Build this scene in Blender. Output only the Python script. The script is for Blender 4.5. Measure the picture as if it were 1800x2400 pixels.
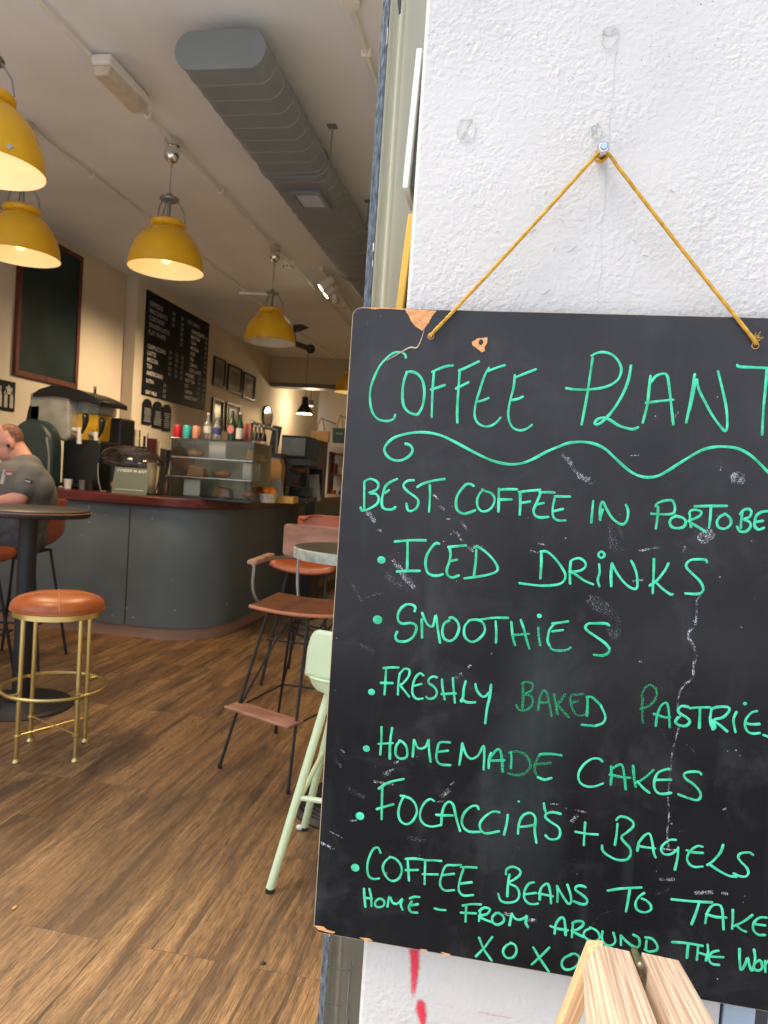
import bpy, math, random
from mathutils import Vector, Matrix
random.seed(7)
sc = bpy.context.scene
C = sc.collection
for o in list(bpy.data.objects): bpy.data.objects.remove(o)
rad = math.radians

# ------------------------------------------------------------------ camera
EYE = Vector((0, 0, 1.37)); FOC = 1680.0
def _frame(vp, slope):
    d = Vector((vp[0]-900, vp[1]-1200, FOC)).normalized()
    e = Vector((vp[0]+100, vp[1]-1200+1000*slope, FOC))
    up = d.cross(e).normalized()
    if up.y > 0: up = -up
    r = d.cross(up).normalized()
    if r.x < 0: r = -r
    return Matrix((r, d, up))          # rows: world axes seen from the camera (x right, y down, z ahead)
ROT = _frame((1190, 1148), .066)
cam_d = bpy.data.cameras.new('camera'); cam = bpy.data.objects.new('camera', cam_d); C.objects.link(cam)
cam_d.sensor_fit = 'VERTICAL'; cam_d.sensor_height = 36; cam_d.sensor_width = 27; cam_d.lens = FOC/2400*36
cam_d.clip_start = .02; cam_d.clip_end = 300
cam_d.dof.use_dof = True; cam_d.dof.focus_distance = 1.14; cam_d.dof.aperture_fstop = 10
c0, c1, c2 = ROT.col[0], -ROT.col[1], -ROT.col[2]
cam.matrix_world = Matrix(((c0[0], c1[0], c2[0], EYE[0]), (c0[1], c1[1], c2[1], EYE[1]), (c0[2], c1[2], c2[2], EYE[2]), (0, 0, 0, 1)))
sc.camera = cam
def ray(u, v): return ROT @ Vector((u-900, v-1200, FOC))
def py(u, v, Y): r = ray(u, v); return EYE + r*(Y/r.y)       # photo pixel -> point on the plane y = Y
def pz(u, v, Z): r = ray(u, v); return EYE + r*((Z-EYE.z)/r.z)
def px(u, v, X): r = ray(u, v); return EYE + r*(X/r.x)

# ------------------------------------------------------------------ light
SUN_EL, SUN_AZ = 62, 254           # azimuth measured clockwise from +Y (sun stands behind the camera, to the left)
w = bpy.data.worlds.new('World'); sc.world = w; w.use_nodes = True
nt = w.node_tree; bg = nt.nodes['Background']
sky = nt.nodes.new('ShaderNodeTexSky'); sky.sky_type = 'NISHITA'; sky.sun_disc = False
sky.sun_elevation = rad(SUN_EL); sky.sun_rotation = rad(SUN_AZ); sky.air_density = 1.0; sky.dust_density = 3.5; sky.ozone_density = .6
nt.links.new(sky.outputs[0], bg.inputs[0]); bg.inputs[1].default_value = .15
sd = bpy.data.lights.new('sun', 'SUN'); sun = bpy.data.objects.new('sun', sd); C.objects.link(sun)
sd.energy = 1.45; sd.angle = rad(32); sd.color = (1, .965, .91)
az, el = rad(SUN_AZ), rad(SUN_EL)
sdir = Vector((math.sin(az)*math.cos(el), math.cos(az)*math.cos(el), math.sin(el)))
sun.rotation_euler = sdir.to_track_quat('Z', 'Y').to_euler(); sun.location = (0, -8, 12)
sc.view_settings.view_transform = 'Standard'; sc.view_settings.look = 'None'
sc.view_settings.exposure = 1.58; sc.view_settings.gamma = 1
sc.render.engine = 'CYCLES'
cy = sc.cycles; cy.use_denoising = True; cy.use_adaptive_sampling = False; cy.max_bounces = 9; cy.diffuse_bounces = 5; cy.glossy_bounces = 4
cy.transmission_bounces = 8; cy.transparent_max_bounces = 12; cy.caustics_refractive = False; cy.caustics_reflective = False
cy.sample_clamp_indirect = 4

# ------------------------------------------------------------------ materials
def s2l(c): return tuple(((x/255)/12.92 if x <= 10 else (((x/255)+.055)/1.055)**2.4) for x in c)
def M(name, col, rough=.5, metal=0., var=.12, scale=6., bump=0., bscale=60., spec=.5, stretch=(1, 1, 1), emit=None, es=1., trans=0., coat=0., col2=None, detail=4, rvar=.0):
    m = bpy.data.materials.new(name); m.use_nodes = True
    n, l = m.node_tree.nodes, m.node_tree.links; b = n['Principled BSDF']
    tc = n.new('ShaderNodeTexCoord'); mp = n.new('ShaderNodeMapping'); mp.inputs['Scale'].default_value = stretch
    l.new(tc.outputs['Object'], mp.inputs['Vector'])
    no = n.new('ShaderNodeTexNoise'); no.inputs['Scale'].default_value = scale; no.inputs['Detail'].default_value = detail
    l.new(mp.outputs[0], no.inputs['Vector'])
    mx = n.new('ShaderNodeMix'); mx.data_type = 'RGBA'
    c2 = col2 or tuple(min(1, x*(1+var)) for x in col); c1 = col if col2 else tuple(x*(1-var) for x in col)
    mx.inputs[6].default_value = (*c1, 1); mx.inputs[7].default_value = (*c2, 1)
    rp = n.new('ShaderNodeMapRange'); rp.inputs[1].default_value = .3; rp.inputs[2].default_value = .7
    l.new(no.outputs[0], rp.inputs[0]); l.new(rp.outputs[0], mx.inputs[0]); l.new(mx.outputs[2], b.inputs['Base Color'])
    b.inputs['Roughness'].default_value = rough; b.inputs['Metallic'].default_value = metal
    b.inputs['Specular IOR Level'].default_value = spec; b.inputs['Transmission Weight'].default_value = trans; b.inputs['Coat Weight'].default_value = coat
    if rvar:
        rr = n.new('ShaderNodeMapRange'); rr.inputs[1].default_value = .3; rr.inputs[2].default_value = .7
        rr.inputs[3].default_value = max(0, rough-rvar); rr.inputs[4].default_value = min(1, rough+rvar)
        l.new(no.outputs[0], rr.inputs[0]); l.new(rr.outputs[0], b.inputs['Roughness'])
    if emit: b.inputs['Emission Color'].default_value = (*emit, 1); b.inputs['Emission Strength'].default_value = es
    if bump:
        n2 = n.new('ShaderNodeTexNoise'); n2.inputs['Scale'].default_value = bscale; n2.inputs['Detail'].default_value = 3
        l.new(mp.outputs[0], n2.inputs['Vector'])
        bu = n.new('ShaderNodeBump'); bu.inputs['Strength'].default_value = bump; bu.inputs['Distance'].default_value = .004
        l.new(n2.outputs[0], bu.inputs['Height']); l.new(bu.outputs[0], b.inputs['Normal'])
    m['nodes'] = 1
    return m
def nodes(m): return m.node_tree.nodes, m.node_tree.links, m.node_tree.nodes['Principled BSDF']
def noise(n, l, vec, scale, detail=3, rough=.5, dist=0):
    t = n.new('ShaderNodeTexNoise'); t.inputs['Scale'].default_value = scale; t.inputs['Detail'].default_value = detail
    t.inputs['Roughness'].default_value = rough; t.inputs['Distortion'].default_value = dist
    if vec: l.new(vec, t.inputs['Vector'])
    return t.outputs[0]
def rng(n, l, src, a, b, c=0., d=1.):
    t = n.new('ShaderNodeMapRange'); l.new(src, t.inputs[0])
    for i, x in enumerate((a, b, c, d)): t.inputs[i+1].default_value = x
    return t.outputs[0]
def mth(n, l, op, a, b=None):
    t = n.new('ShaderNodeMath'); t.operation = op
    for i, x in enumerate((a, b)):
        if x is None: continue
        if isinstance(x, (int, float)): t.inputs[i].default_value = x
        else: l.new(x, t.inputs[i])
    return t.outputs[0]
def mixc(n, l, f, a, b):
    t = n.new('ShaderNodeMix'); t.data_type = 'RGBA'
    for i, x in ((0, f), (6, a), (7, b)):
        if isinstance(x, (int, float)): t.inputs[i].default_value = x
        elif isinstance(x, tuple): t.inputs[i].default_value = (*x, 1)
        else: l.new(x, t.inputs[i])
    return t.outputs[2]
def objvec(n, l, scale=(1, 1, 1), loc=(0, 0, 0)):
    tc = n.new('ShaderNodeTexCoord'); mp = n.new('ShaderNodeMapping'); mp.inputs['Scale'].default_value = scale; mp.inputs['Location'].default_value = loc
    l.new(tc.outputs['Object'], mp.inputs['Vector']); return mp.outputs[0]
def bumpn(n, l, b, h, strength, dist):
    bu = n.new('ShaderNodeBump'); bu.inputs['Strength'].default_value = strength; bu.inputs['Distance'].default_value = dist
    l.new(h, bu.inputs['Height']); l.new(bu.outputs[0], b.inputs['Normal'])

def mat_plaster():
    m = M('white_masonry_paint', (.8, .79, .775), .75, spec=.3); n, l, b = nodes(m); v = objvec(n, l)
    fine = noise(n, l, v, 260, 2, .55); mid = noise(n, l, v, 105, 3, .5); big = noise(n, l, v, 7, 3)
    vo = n.new('ShaderNodeTexVoronoi'); vo.inputs['Scale'].default_value = 150; vo.feature = 'SMOOTH_F1'; l.new(v, vo.inputs['Vector'])
    area = rng(n, l, big, .35, .65, .35, 1)
    h = mth(n, l, 'ADD', mth(n, l, 'MULTIPLY', fine, .45), mth(n, l, 'MULTIPLY', mid, .9))
    h = mth(n, l, 'ADD', h, mth(n, l, 'MULTIPLY', vo.outputs['Distance'], -.5))
    h = mth(n, l, 'MULTIPLY', h, area)
    bumpn(n, l, b, h, .5, .004)
    pit = noise(n, l, v, 260, 1); patch = noise(n, l, v, 4.2, 4)
    pm = mth(n, l, 'MULTIPLY', rng(n, l, pit, .70, .735), rng(n, l, patch, .52, .64))
    stain = noise(n, l, v, 2.2, 5, .6)
    c = mixc(n, l, rng(n, l, stain, .35, .7), (.565, .54, .495), (.485, .463, .424))
    c = mixc(n, l, mth(n, l, 'MULTIPLY', rng(n, l, noise(n, l, objvec(n, l, (1, 1, .35)), 9, 5, .7), .56, .8), .35), c, (.33, .315, .29)); c = mixc(n, l, pm, c, (.2, .2, .2)); l.new(c, b.inputs['Base Color'])
    return m
def mat_board():
    m = M('blackboard_paint', (.03, .03, .034), .5, spec=.11); n, l, b = nodes(m); v = objvec(n, l)
    cl = noise(n, l, v, 5, 4, .6); sm = noise(n, l, v, 8, 6, .68, .6); gr = noise(n, l, v, 420, 2)
    stre = noise(n, l, objvec(n, l, (9, 9, .9)), 3, 3)
    c = mixc(n, l, rng(n, l, cl, .35, .7), (.0034, .0033, .0040), (.0072, .0070, .0078))
    c = mixc(n, l, mth(n, l, 'MULTIPLY', rng(n, l, sm, .52, .8), .42), c, (.064, .063, .064))
    c = mixc(n, l, mth(n, l, 'MULTIPLY', rng(n, l, stre, .6, .8), .16), c, (.06, .075, .075))
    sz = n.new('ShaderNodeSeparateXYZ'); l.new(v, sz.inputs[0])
    up = mth(n, l, 'ADD', sz.outputs[2], mth(n, l, 'MULTIPLY', noise(n, l, v, 2.6, 4, .6, .5), .9))      # sky sheen painted into the colour with chalk haze, ragged, strongest high up
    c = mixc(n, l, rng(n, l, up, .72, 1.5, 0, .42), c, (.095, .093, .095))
    xo = mth(n, l, 'ADD', sz.outputs[0], mth(n, l, 'MULTIPLY', noise(n, l, v, 3.2, 3), .16))      # street reflection painted into the colour as one wide streak, left of the middle
    band = mth(n, l, 'MULTIPLY', rng(n, l, mth(n, l, 'ABSOLUTE', mth(n, l, 'SUBTRACT', xo, .04)), .075, .01), mth(n, l, 'MULTIPLY', rng(n, l, sz.outputs[2], .62, .45), rng(n, l, sz.outputs[2], .02, .22)))
    c = mixc(n, l, mth(n, l, 'MULTIPLY', mth(n, l, 'MULTIPLY', band, rng(n, l, stre, .3, .65, .4, 1)), .42), c, (.045, .062, .060))
    vo = n.new('ShaderNodeTexVoronoi'); vo.inputs['Scale'].default_value = 70; l.new(v, vo.inputs['Vector'])
    sp = mth(n, l, 'LESS_THAN', vo.outputs['Distance'], mth(n, l, 'MULTIPLY', rng(n, l, noise(n, l, v, 33, 2), .5, .75), .11))
    dens = rng(n, l, noise(n, l, v, 3.3, 3), .42, .6)
    c = mixc(n, l, mth(n, l, 'MULTIPLY', mth(n, l, 'MULTIPLY', sp, dens), .75), c, (.5, .5, .5))
    l.new(c, b.inputs['Base Color'])
    l.new(rng(n, l, sm, .3, .7, .33, .46), b.inputs['Roughness'])
    bumpn(n, l, b, mth(n, l, 'ADD', gr, mth(n, l, 'MULTIPLY', sm, .6)), .25, .0012)
    return m
def mat_alpha(name, col, scale, lo, hi, rough=.9, stretch=(1, 1, 1), vary=None):
    m = M(name, col, rough, spec=.2); n, l, b = nodes(m); v = objvec(n, l, stretch)
    a = rng(n, l, noise(n, l, v, scale, 3, .6), lo, hi)
    if vary: a = mth(n, l, 'MULTIPLY', a, rng(n, l, noise(n, l, v, vary, 2), .35, .62))
    l.new(a, b.inputs['Alpha']); return m
def mat_floor():
    m = M('wood_plank_vinyl', (.2, .1, .04), .42, spec=.5); n, l, b = nodes(m)
    tc = n.new('ShaderNodeTexCoord'); sx = n.new('ShaderNodeSeparateXYZ'); l.new(tc.outputs['Object'], sx.inputs[0])
    cb = n.new('ShaderNodeCombineXYZ'); l.new(sx.outputs[1], cb.inputs[0]); l.new(sx.outputs[0], cb.inputs[1])
    def brick(c1, c2, mo, ms):
        t = n.new('ShaderNodeTexBrick'); l.new(cb.outputs[0], t.inputs['Vector']); t.offset = .37; t.offset_frequency = 3
        t.inputs['Color1'].default_value = (*c1, 1); t.inputs['Color2'].default_value = (*c2, 1); t.inputs['Mortar'].default_value = (*mo, 1)
        t.inputs['Scale'].default_value = 1; t.inputs['Mortar Size'].default_value = ms; t.inputs['Bias'].default_value = 0
        t.inputs['Brick Width'].default_value = .93; t.inputs['Row Height'].default_value = .118; t.inputs['Mortar Smooth'].default_value = .4
        return t
    rnd = brick((0, 0, 0), (1, 1, 1), (.5, .5, .5), 0.0)
    gap = brick((1, 1, 1), (1, 1, 1), (.35, .35, .35), .0013)
    ad = n.new('ShaderNodeVectorMath'); ad.operation = 'MULTIPLY_ADD'; l.new(rnd.outputs['Color'], ad.inputs[0]); ad.inputs[1].default_value = (31, 57, 13)
    l.new(cb.outputs[0], ad.inputs[2])
    def st(vx, vy):
        mp = n.new('ShaderNodeMapping'); mp.inputs['Scale'].default_value = (vx, vy, 1); l.new(ad.outputs[0], mp.inputs['Vector']); return mp.outputs[0]
    grain = noise(n, l, st(2.6, 130), 1, 6, .7, .5); cloud = noise(n, l, st(1.15, 21), 1, 5, .62, .9); fine = noise(n, l, st(22, 330), 1, 4, .7)
    wv = n.new('ShaderNodeTexWave'); wv.wave_type = 'BANDS'; wv.bands_direction = 'Y'; wv.inputs['Scale'].default_value = 9; wv.inputs['Distortion'].default_value = 14; wv.inputs['Detail'].default_value = 2; wv.inputs['Detail Scale'].default_value = .55
    l.new(st(.55, 4), wv.inputs['Vector'])
    broad = noise(n, l, st(1.35, 8.5), 1, 7, .62, 1.3); knot = noise(n, l, st(2.6, 20), 1, 2, .5, 2.2)
    c = mixc(n, l, rng(n, l, rnd.outputs['Color'], 0, 1), (.235, .128, .052), (.40, .230, .100))
    c = mixc(n, l, mth(n, l, 'MULTIPLY', rng(n, l, broad, .44, .30), .75), c, (.46, .275, .115))
    c = mixc(n, l, mth(n, l, 'MULTIPLY', rng(n, l, broad, .49, .66), .9), c, (.075, .051, .036))
    c = mixc(n, l, mth(n, l, 'MULTIPLY', rng(n, l, cloud, .49, .63), .6), c, (.062, .034, .018))
    c = mixc(n, l, mth(n, l, 'MULTIPLY', rng(n, l, grain, .48, .64), .6), c, (.062, .032, .014))
    c = mixc(n, l, mth(n, l, 'MULTIPLY', wv.outputs[1], .16), c, (.08, .042, .02))
    c = mixc(n, l, mth(n, l, 'MULTIPLY', rng(n, l, knot, .66, .74), .85), c, (.028, .017, .011))
    c = mixc(n, l, mth(n, l, 'MULTIPLY', rng(n, l, fine, .47, .60), .72), c, (.05, .03, .015))
    c = mixc(n, l, gap.outputs['Color'], (.03, .016, .008), c)
    l.new(c, b.inputs['Base Color'])
    l.new(rng(n, l, cloud, .3, .7, .42, .6), b.inputs['Roughness'])
    bumpn(n, l, b, mth(n, l, 'ADD', mth(n, l, 'MULTIPLY', fine, .4), gap.outputs['Fac']), .12, .0012)
    return m
def mat_wood(name, light, dark, stretch, scale=1., rough=.55):
    m = M(name, light, rough, spec=.35); n, l, b = nodes(m)
    v = objvec(n, l, stretch)
    g = noise(n, l, v, scale, 4, .55, .4); g2 = noise(n, l, v, scale*3.3, 3, .6)
    f = mth(n, l, 'ADD', mth(n, l, 'MULTIPLY', rng(n, l, g, .38, .62), .7), mth(n, l, 'MULTIPLY', g2, .3))
    l.new(mixc(n, l, f, light, dark), b.inputs['Base Color']); bumpn(n, l, b, f, .2, .001); return m
def mat_glass(name, tint, rough=.02, trans=1., refl=1.):
    m = M(name, tint, rough, var=.02, trans=trans); n, l, b = nodes(m); b.inputs['IOR'].default_value = 1.48
    # thin clear panes: let light and shadow rays through the surface without caustics
    tr = n.new('ShaderNodeBsdfTransparent'); tr.inputs[0].default_value = (*tint, 1)
    gl = n.new('ShaderNodeBsdfGlossy'); gl.inputs['Roughness'].default_value = rough
    fr = n.new('ShaderNodeFresnel'); fr.inputs[0].default_value = 1.5
    ms = n.new('ShaderNodeMixShader'); l.new(mth(n, l, 'MINIMUM', mth(n, l, 'MULTIPLY', fr.outputs[0], refl), .92), ms.inputs[0]); l.new(tr.outputs[0], ms.inputs[1]); l.new(gl.outputs[0], ms.inputs[2])
    l.new(ms.outputs[0], n['Material Output'].inputs[0]); return m

def mat_counter():
    m = M('grey_counter_paint', (.1, .115, .125), .5, spec=.4); n, l, b = nodes(m); v = objvec(n, l)
    big = noise(n, l, v, 2.5, 4); dent = noise(n, l, v, 7, 3); chip = noise(n, l, objvec(n, l, (1, 1, .8)), 26, 2); area = noise(n, l, v, 2.1, 2); scr = noise(n, l, objvec(n, l, (6, 6, 40)), 1.6, 3)
    c = mixc(n, l, rng(n, l, big, .3, .7), s2l((80, 92, 101)), s2l((93, 104, 111)))
    c = mixc(n, l, mth(n, l, 'MULTIPLY', rng(n, l, chip, .70, .73), rng(n, l, area, .5, .6)), c, (.34, .34, .32))
    c = mixc(n, l, mth(n, l, 'MULTIPLY', rng(n, l, scr, .68, .78), .25), c, (.25, .25, .24))
    l.new(c, b.inputs['Base Color']); l.new(rng(n, l, big, .3, .7, .4, .58), b.inputs['Roughness']); bumpn(n, l, b, dent, .35, .006); return m
def mat_ink():
    m = M('green_paint_marker', (.1, .4, .2), .5); n, l, b = nodes(m); v = objvec(n, l)
    a = noise(n, l, v, 38, 5, .65); fi = noise(n, l, v, 420, 3, .6)
    c = mixc(n, l, rng(n, l, a, .36, .62), s2l((34, 158, 108)), s2l((70, 202, 154)))
    c = mixc(n, l, mth(n, l, 'MULTIPLY', rng(n, l, fi, .52, .7), .35), c, s2l((28, 120, 84)))
    l.new(c, b.inputs['Base Color']); l.new(rng(n, l, mth(n, l, 'ADD', fi, mth(n, l, 'MULTIPLY', a, .5)), .42, .56), b.inputs['Alpha']); return m
MT = {}
def mats():
    MT.update(
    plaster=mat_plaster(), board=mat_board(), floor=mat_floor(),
    ink=mat_ink(),
    ink_mid=mat_alpha('worn_green_marker', s2l((50, 176, 124)), 900, .30, .58),
    ink_faint=mat_alpha('faded_green_marker', s2l((46, 160, 104)), 900, .40, .72),
    chalk=mat_alpha('chalk_dust', (.60, .62, .66), 620, .44, .72, vary=120),
    chalk_thin=mat_alpha('thin_chalk_dust', (.5, .52, .55), 560, .52, .95, vary=60),
    bare=M('bare_hardboard', s2l((206, 146, 92)), .85, var=.14, scale=25, bump=.7, bscale=120),
    mdf=M('board_edge', s2l((168, 148, 122)), .8, var=.2, scale=60),
    rope=M('yellow_cord', s2l((186, 142, 44)), .75, var=.25, scale=90),
    steel=M('bright_steel', (.62, .62, .63), .22, 1, var=.1), chrome=M('chrome', (.72, .72, .72), .1, 1, var=.05),
    greysteel=M('dull_steel', (.28, .27, .26), .45, .8, var=.15),
    ceiling=M('ceiling_paint', s2l((238, 241, 245)), .85, var=.05, scale=1.5, bump=.1, bscale=30),
    cream=M('cream_wall_paint', s2l((214, 203, 184)), .8, var=.05, scale=1.2, bump=.15, bscale=50),
    palegreen=M('pale_olive_paint', s2l((246, 240, 212)), .6, var=.05, scale=2),
    duct=M('grey_duct_paint', s2l((129, 137, 142)), .5, var=.06, scale=4),
    conduit=M('white_conduit', s2l((240, 238, 232)), .6, var=.06),
    yellow=M('yellow_enamel', s2l((230, 176, 24)), .34, var=.10, scale=5, rvar=.12, coat=.15),
    shadein=M('white_enamel_inside', (.82, .78, .68), .45, var=.02),
    bulbon=M('lit_bulb', (1, .9, .6), .3, emit=(1, .55, .15), es=.9), bulboff=M('frosted_bulb', (.75, .73, .7), .2),
    black=M('black_paint', (.014, .015, .017), .42, var=.25, scale=9), blackiron=M('black_iron', (.02, .02, .021), .5, .2, var=.3, scale=14, bump=.2, bscale=50),
    darkplastic=M('dark_plastic', (.02, .021, .022), .35, var=.2),
    mahog=mat_wood('mahogany', s2l((98, 42, 35)), s2l((58, 22, 19)), (1.5, 22, 22), 1.2, .35),
    greypanel=mat_counter(),
    plinth=M('brown_plinth', s2l((150, 122, 106)), .6, var=.12, scale=4),
    chalkgreen=M('dark_green_board', s2l((24, 44, 44)), .4, var=.2, scale=2, rvar=.08, spec=.22),
    redframe=mat_wood('red_brown_frame', s2l((110, 52, 36)), s2l((70, 30, 22)), (9, 9, 2), 2),
    menu=M('menu_black', s2l((18, 23, 31)), .6, var=.1, spec=.15), menutxt=M('menu_lettering', (.9, .86, .8), .6, var=.1),
    menudim=M('menu_dim_lettering', (.38, .38, .38), .6),
    brass=M('brushed_brass', s2l((208, 188, 124)), .36, 1, var=.05, scale=6, rvar=.04),
    tan=M('tan_leather', s2l((184, 100, 48)), .36, var=.14, scale=9, bump=.15, bscale=160, col2=s2l((150, 74, 34))),
    stitch=M('tan_stitching', s2l((206, 128, 74)), .6),
    orange=M('orange_shell', s2l((152, 76, 42)), .4, var=.12, scale=5),
    plywood=mat_wood('walnut_ply', s2l((132, 84, 56)), s2l((96, 56, 36)), (4, 40, 40), 1., .4),
    pinkply=mat_wood('worn_pinkish_ply', s2l((182, 136, 112)), s2l((142, 98, 78)), (5, 20, 20), 1., .5),
    plyedge=M('ply_edge', s2l((190, 120, 78)), .5),
    marble=M('grey_marble_edge', s2l((120, 128, 118)), .4, var=.5, scale=22, col2=s2l((180, 185, 172))),
    tabletop=M('dark_table_top', s2l((62, 62, 58)), .3, var=.15, rvar=.1),
    mint=M('mint_powder_coat', s2l((196, 214, 176)), .42, var=.04),
    shop_glass=mat_glass('door_glass', (.97, .985, .96), refl=1.), clear=mat_glass('clear_glass', (.95, .97, .96)),
    smoked=mat_glass('clear_plastic', (.86, .88, .88), .12),
    glassedge=M('dark_polished_glass_edge', s2l((26, 30, 32)), .3, scale=240, stretch=(1, 1, .25), col2=s2l((104, 112, 114)), bump=.6, bscale=300, detail=6),
    peel=M('peeled_sealant', s2l((226, 214, 190)), .7),
    navy=M('navy_sticker', s2l((44, 52, 84)), .4),
    frame_white=M('white_frame', s2l((232, 232, 222)), .5), frame_yellow=M('mustard_frame', s2l((220, 175, 70)), .5),
    redspray=None,
    pine=mat_wood('weathered_pine', s2l((208, 186, 160)), s2l((150, 118, 92)), (300, 3.5, 300), 1., .7),
    pineside=mat_wood('fresh_pine_side', s2l((214, 180, 134)), s2l((172, 126, 82)), (240, 3.5, 240), 1., .65), brownpost=M('brown_floor_reflection', s2l((150, 140, 122)), .5, var=.1),
    hinge=M('aged_brass_hinge', s2l((132, 128, 92)), .45, .7, var=.3, scale=90),
    skin=M('skin', s2l((192, 136, 116)), .5, var=.08, scale=10), hair=mat_alpha('cropped_hair', s2l((62, 50, 46)), 190, .31, .66, .85),
    shirt=M('grey_cotton', s2l((92, 94, 92)), .85, var=.1, scale=14, bump=1., bscale=9, stretch=(1, 1, 1.6)), camo=M('dark_trousers', (.03, .033, .04), .8, var=.6, scale=16, col2=(.075, .08, .09)),
    white=M('white_plastic', (.7, .69, .66), .5), paper=M('paper', (.62, .6, .56), .7), dimwhite=M('off_white', (.4, .38, .34), .6),
    tank=M('cloudy_juice_tank', s2l((172, 176, 170)), .2, var=.25, scale=7, trans=.35), juice=M('yellow_juice', s2l((214, 168, 30)), .2, trans=.15),
    darkgreen=M('dark_green_housing', s2l((34, 52, 56)), .35, var=.2, scale=10), lid=M('black_lid', (.010, .012, .014), .3, spec=.35),
    red=M('red_can', s2l((196, 40, 52)), .3, .3), teal=M('teal_can', s2l((66, 190, 190)), .3, .3), salmon=M('salmon_can', s2l((216, 150, 128)), .35, .2),
    bottle_clear=M('clear_bottle', (.6, .62, .62), .12, trans=.7), bottle_green=M('green_bottle', (.012, .05, .02), .12, spec=.6), bottle_brown=M('brown_bottle', (.045, .018, .01), .15),
    label_w=M('white_label', (.65, .63, .58), .6), label_b=M('blue_label', s2l((58, 70, 130)), .5), label_r=M('red_oval_label', s2l((200, 120, 120)), .5),
    card=M('sage_card', s2l((96, 108, 96)), .6, var=.04), cardtxt=M('pale_card_lettering', (.75, .78, .74), .6),
    orangefruit=M('orange_peel', s2l((226, 128, 20)), .45, var=.15, bump=.3, bscale=90), redfruit=M('red_apple', s2l((196, 72, 40)), .4, var=.3),
    kraft=M('kraft_paper', s2l((158, 122, 84)), .8, var=.1), jute=M('jute_bag', s2l((150, 120, 88)), .9, var=.15, scale=20), tealbag=M('dark_teal_bag', s2l((20, 58, 56)), .8),
    basket=M('pale_wicker', s2l((206, 200, 186)), .7, var=.2, scale=40), wickertan=M('tan_wicker', s2l((190, 150, 80)), .7),
    photo=M('grey_photo_print', (.09, .08, .07), .3, var=.6, scale=9, col2=(.2, .18, .155)), mount=M('picture_mount', (.36, .3, .24), .7),
    pastry=M('pastry', s2l((176, 118, 62)), .7, var=.35, scale=18), shelfwood=M('dark_shelf_wood', s2l((92, 62, 40)), .6),
    cup=M('cream_paper_cup', s2l((190, 176, 150)), .6), lime=M('pale_green_jar', s2l((150, 165, 90)), .5), maroon=M('maroon_box', s2l((92, 34, 34)), .6),
    asphalt=M('asphalt', (.05, .05, .052), .85, var=.25, scale=30, bump=.4, bscale=150), paving=M('paving_stone', (.45, .44, .42), .8, var=.15, scale=3, bump=.25, bscale=40),
    stone=M('painted_render', (.62, .61, .58), .8, var=.06), bluegrey=M('blue_grey_frame', s2l((150, 165, 176)), .5), 
    tubelight=M('cold_strip_light', (1, 1, 1), .3, emit=(.9, .96, 1), es=7), spotlens=M('lit_spot_lens', (1, 1, .8), .3, emit=(1, .95, .6), es=9),
    warmlens=M('lit_warm_lens', (1, .9, .6), .3, emit=(1, .68, .34), es=4), diffuser=M('yellowed_diffuser', s2l((228, 219, 200)), .3, trans=.1, var=.12, scale=14))
    m = M('red_spray_paint', s2l((214, 36, 62)), .7); n, l, b = nodes(m)
    tc = n.new('ShaderNodeTexCoord'); at = n.new('ShaderNodeAttribute'); at.attribute_name = 'fade'
    a = mth(n, l, 'ADD', mth(n, l, 'MULTIPLY', at.outputs['Fac'], 1.1), mth(n, l, 'MULTIPLY', noise(n, l, tc.outputs['Object'], 520, 3, .7), .9))
    l.new(rng(n, l, a, .72, 1.32), b.inputs['Alpha']); MT['redspray'] = m
mats()
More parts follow.
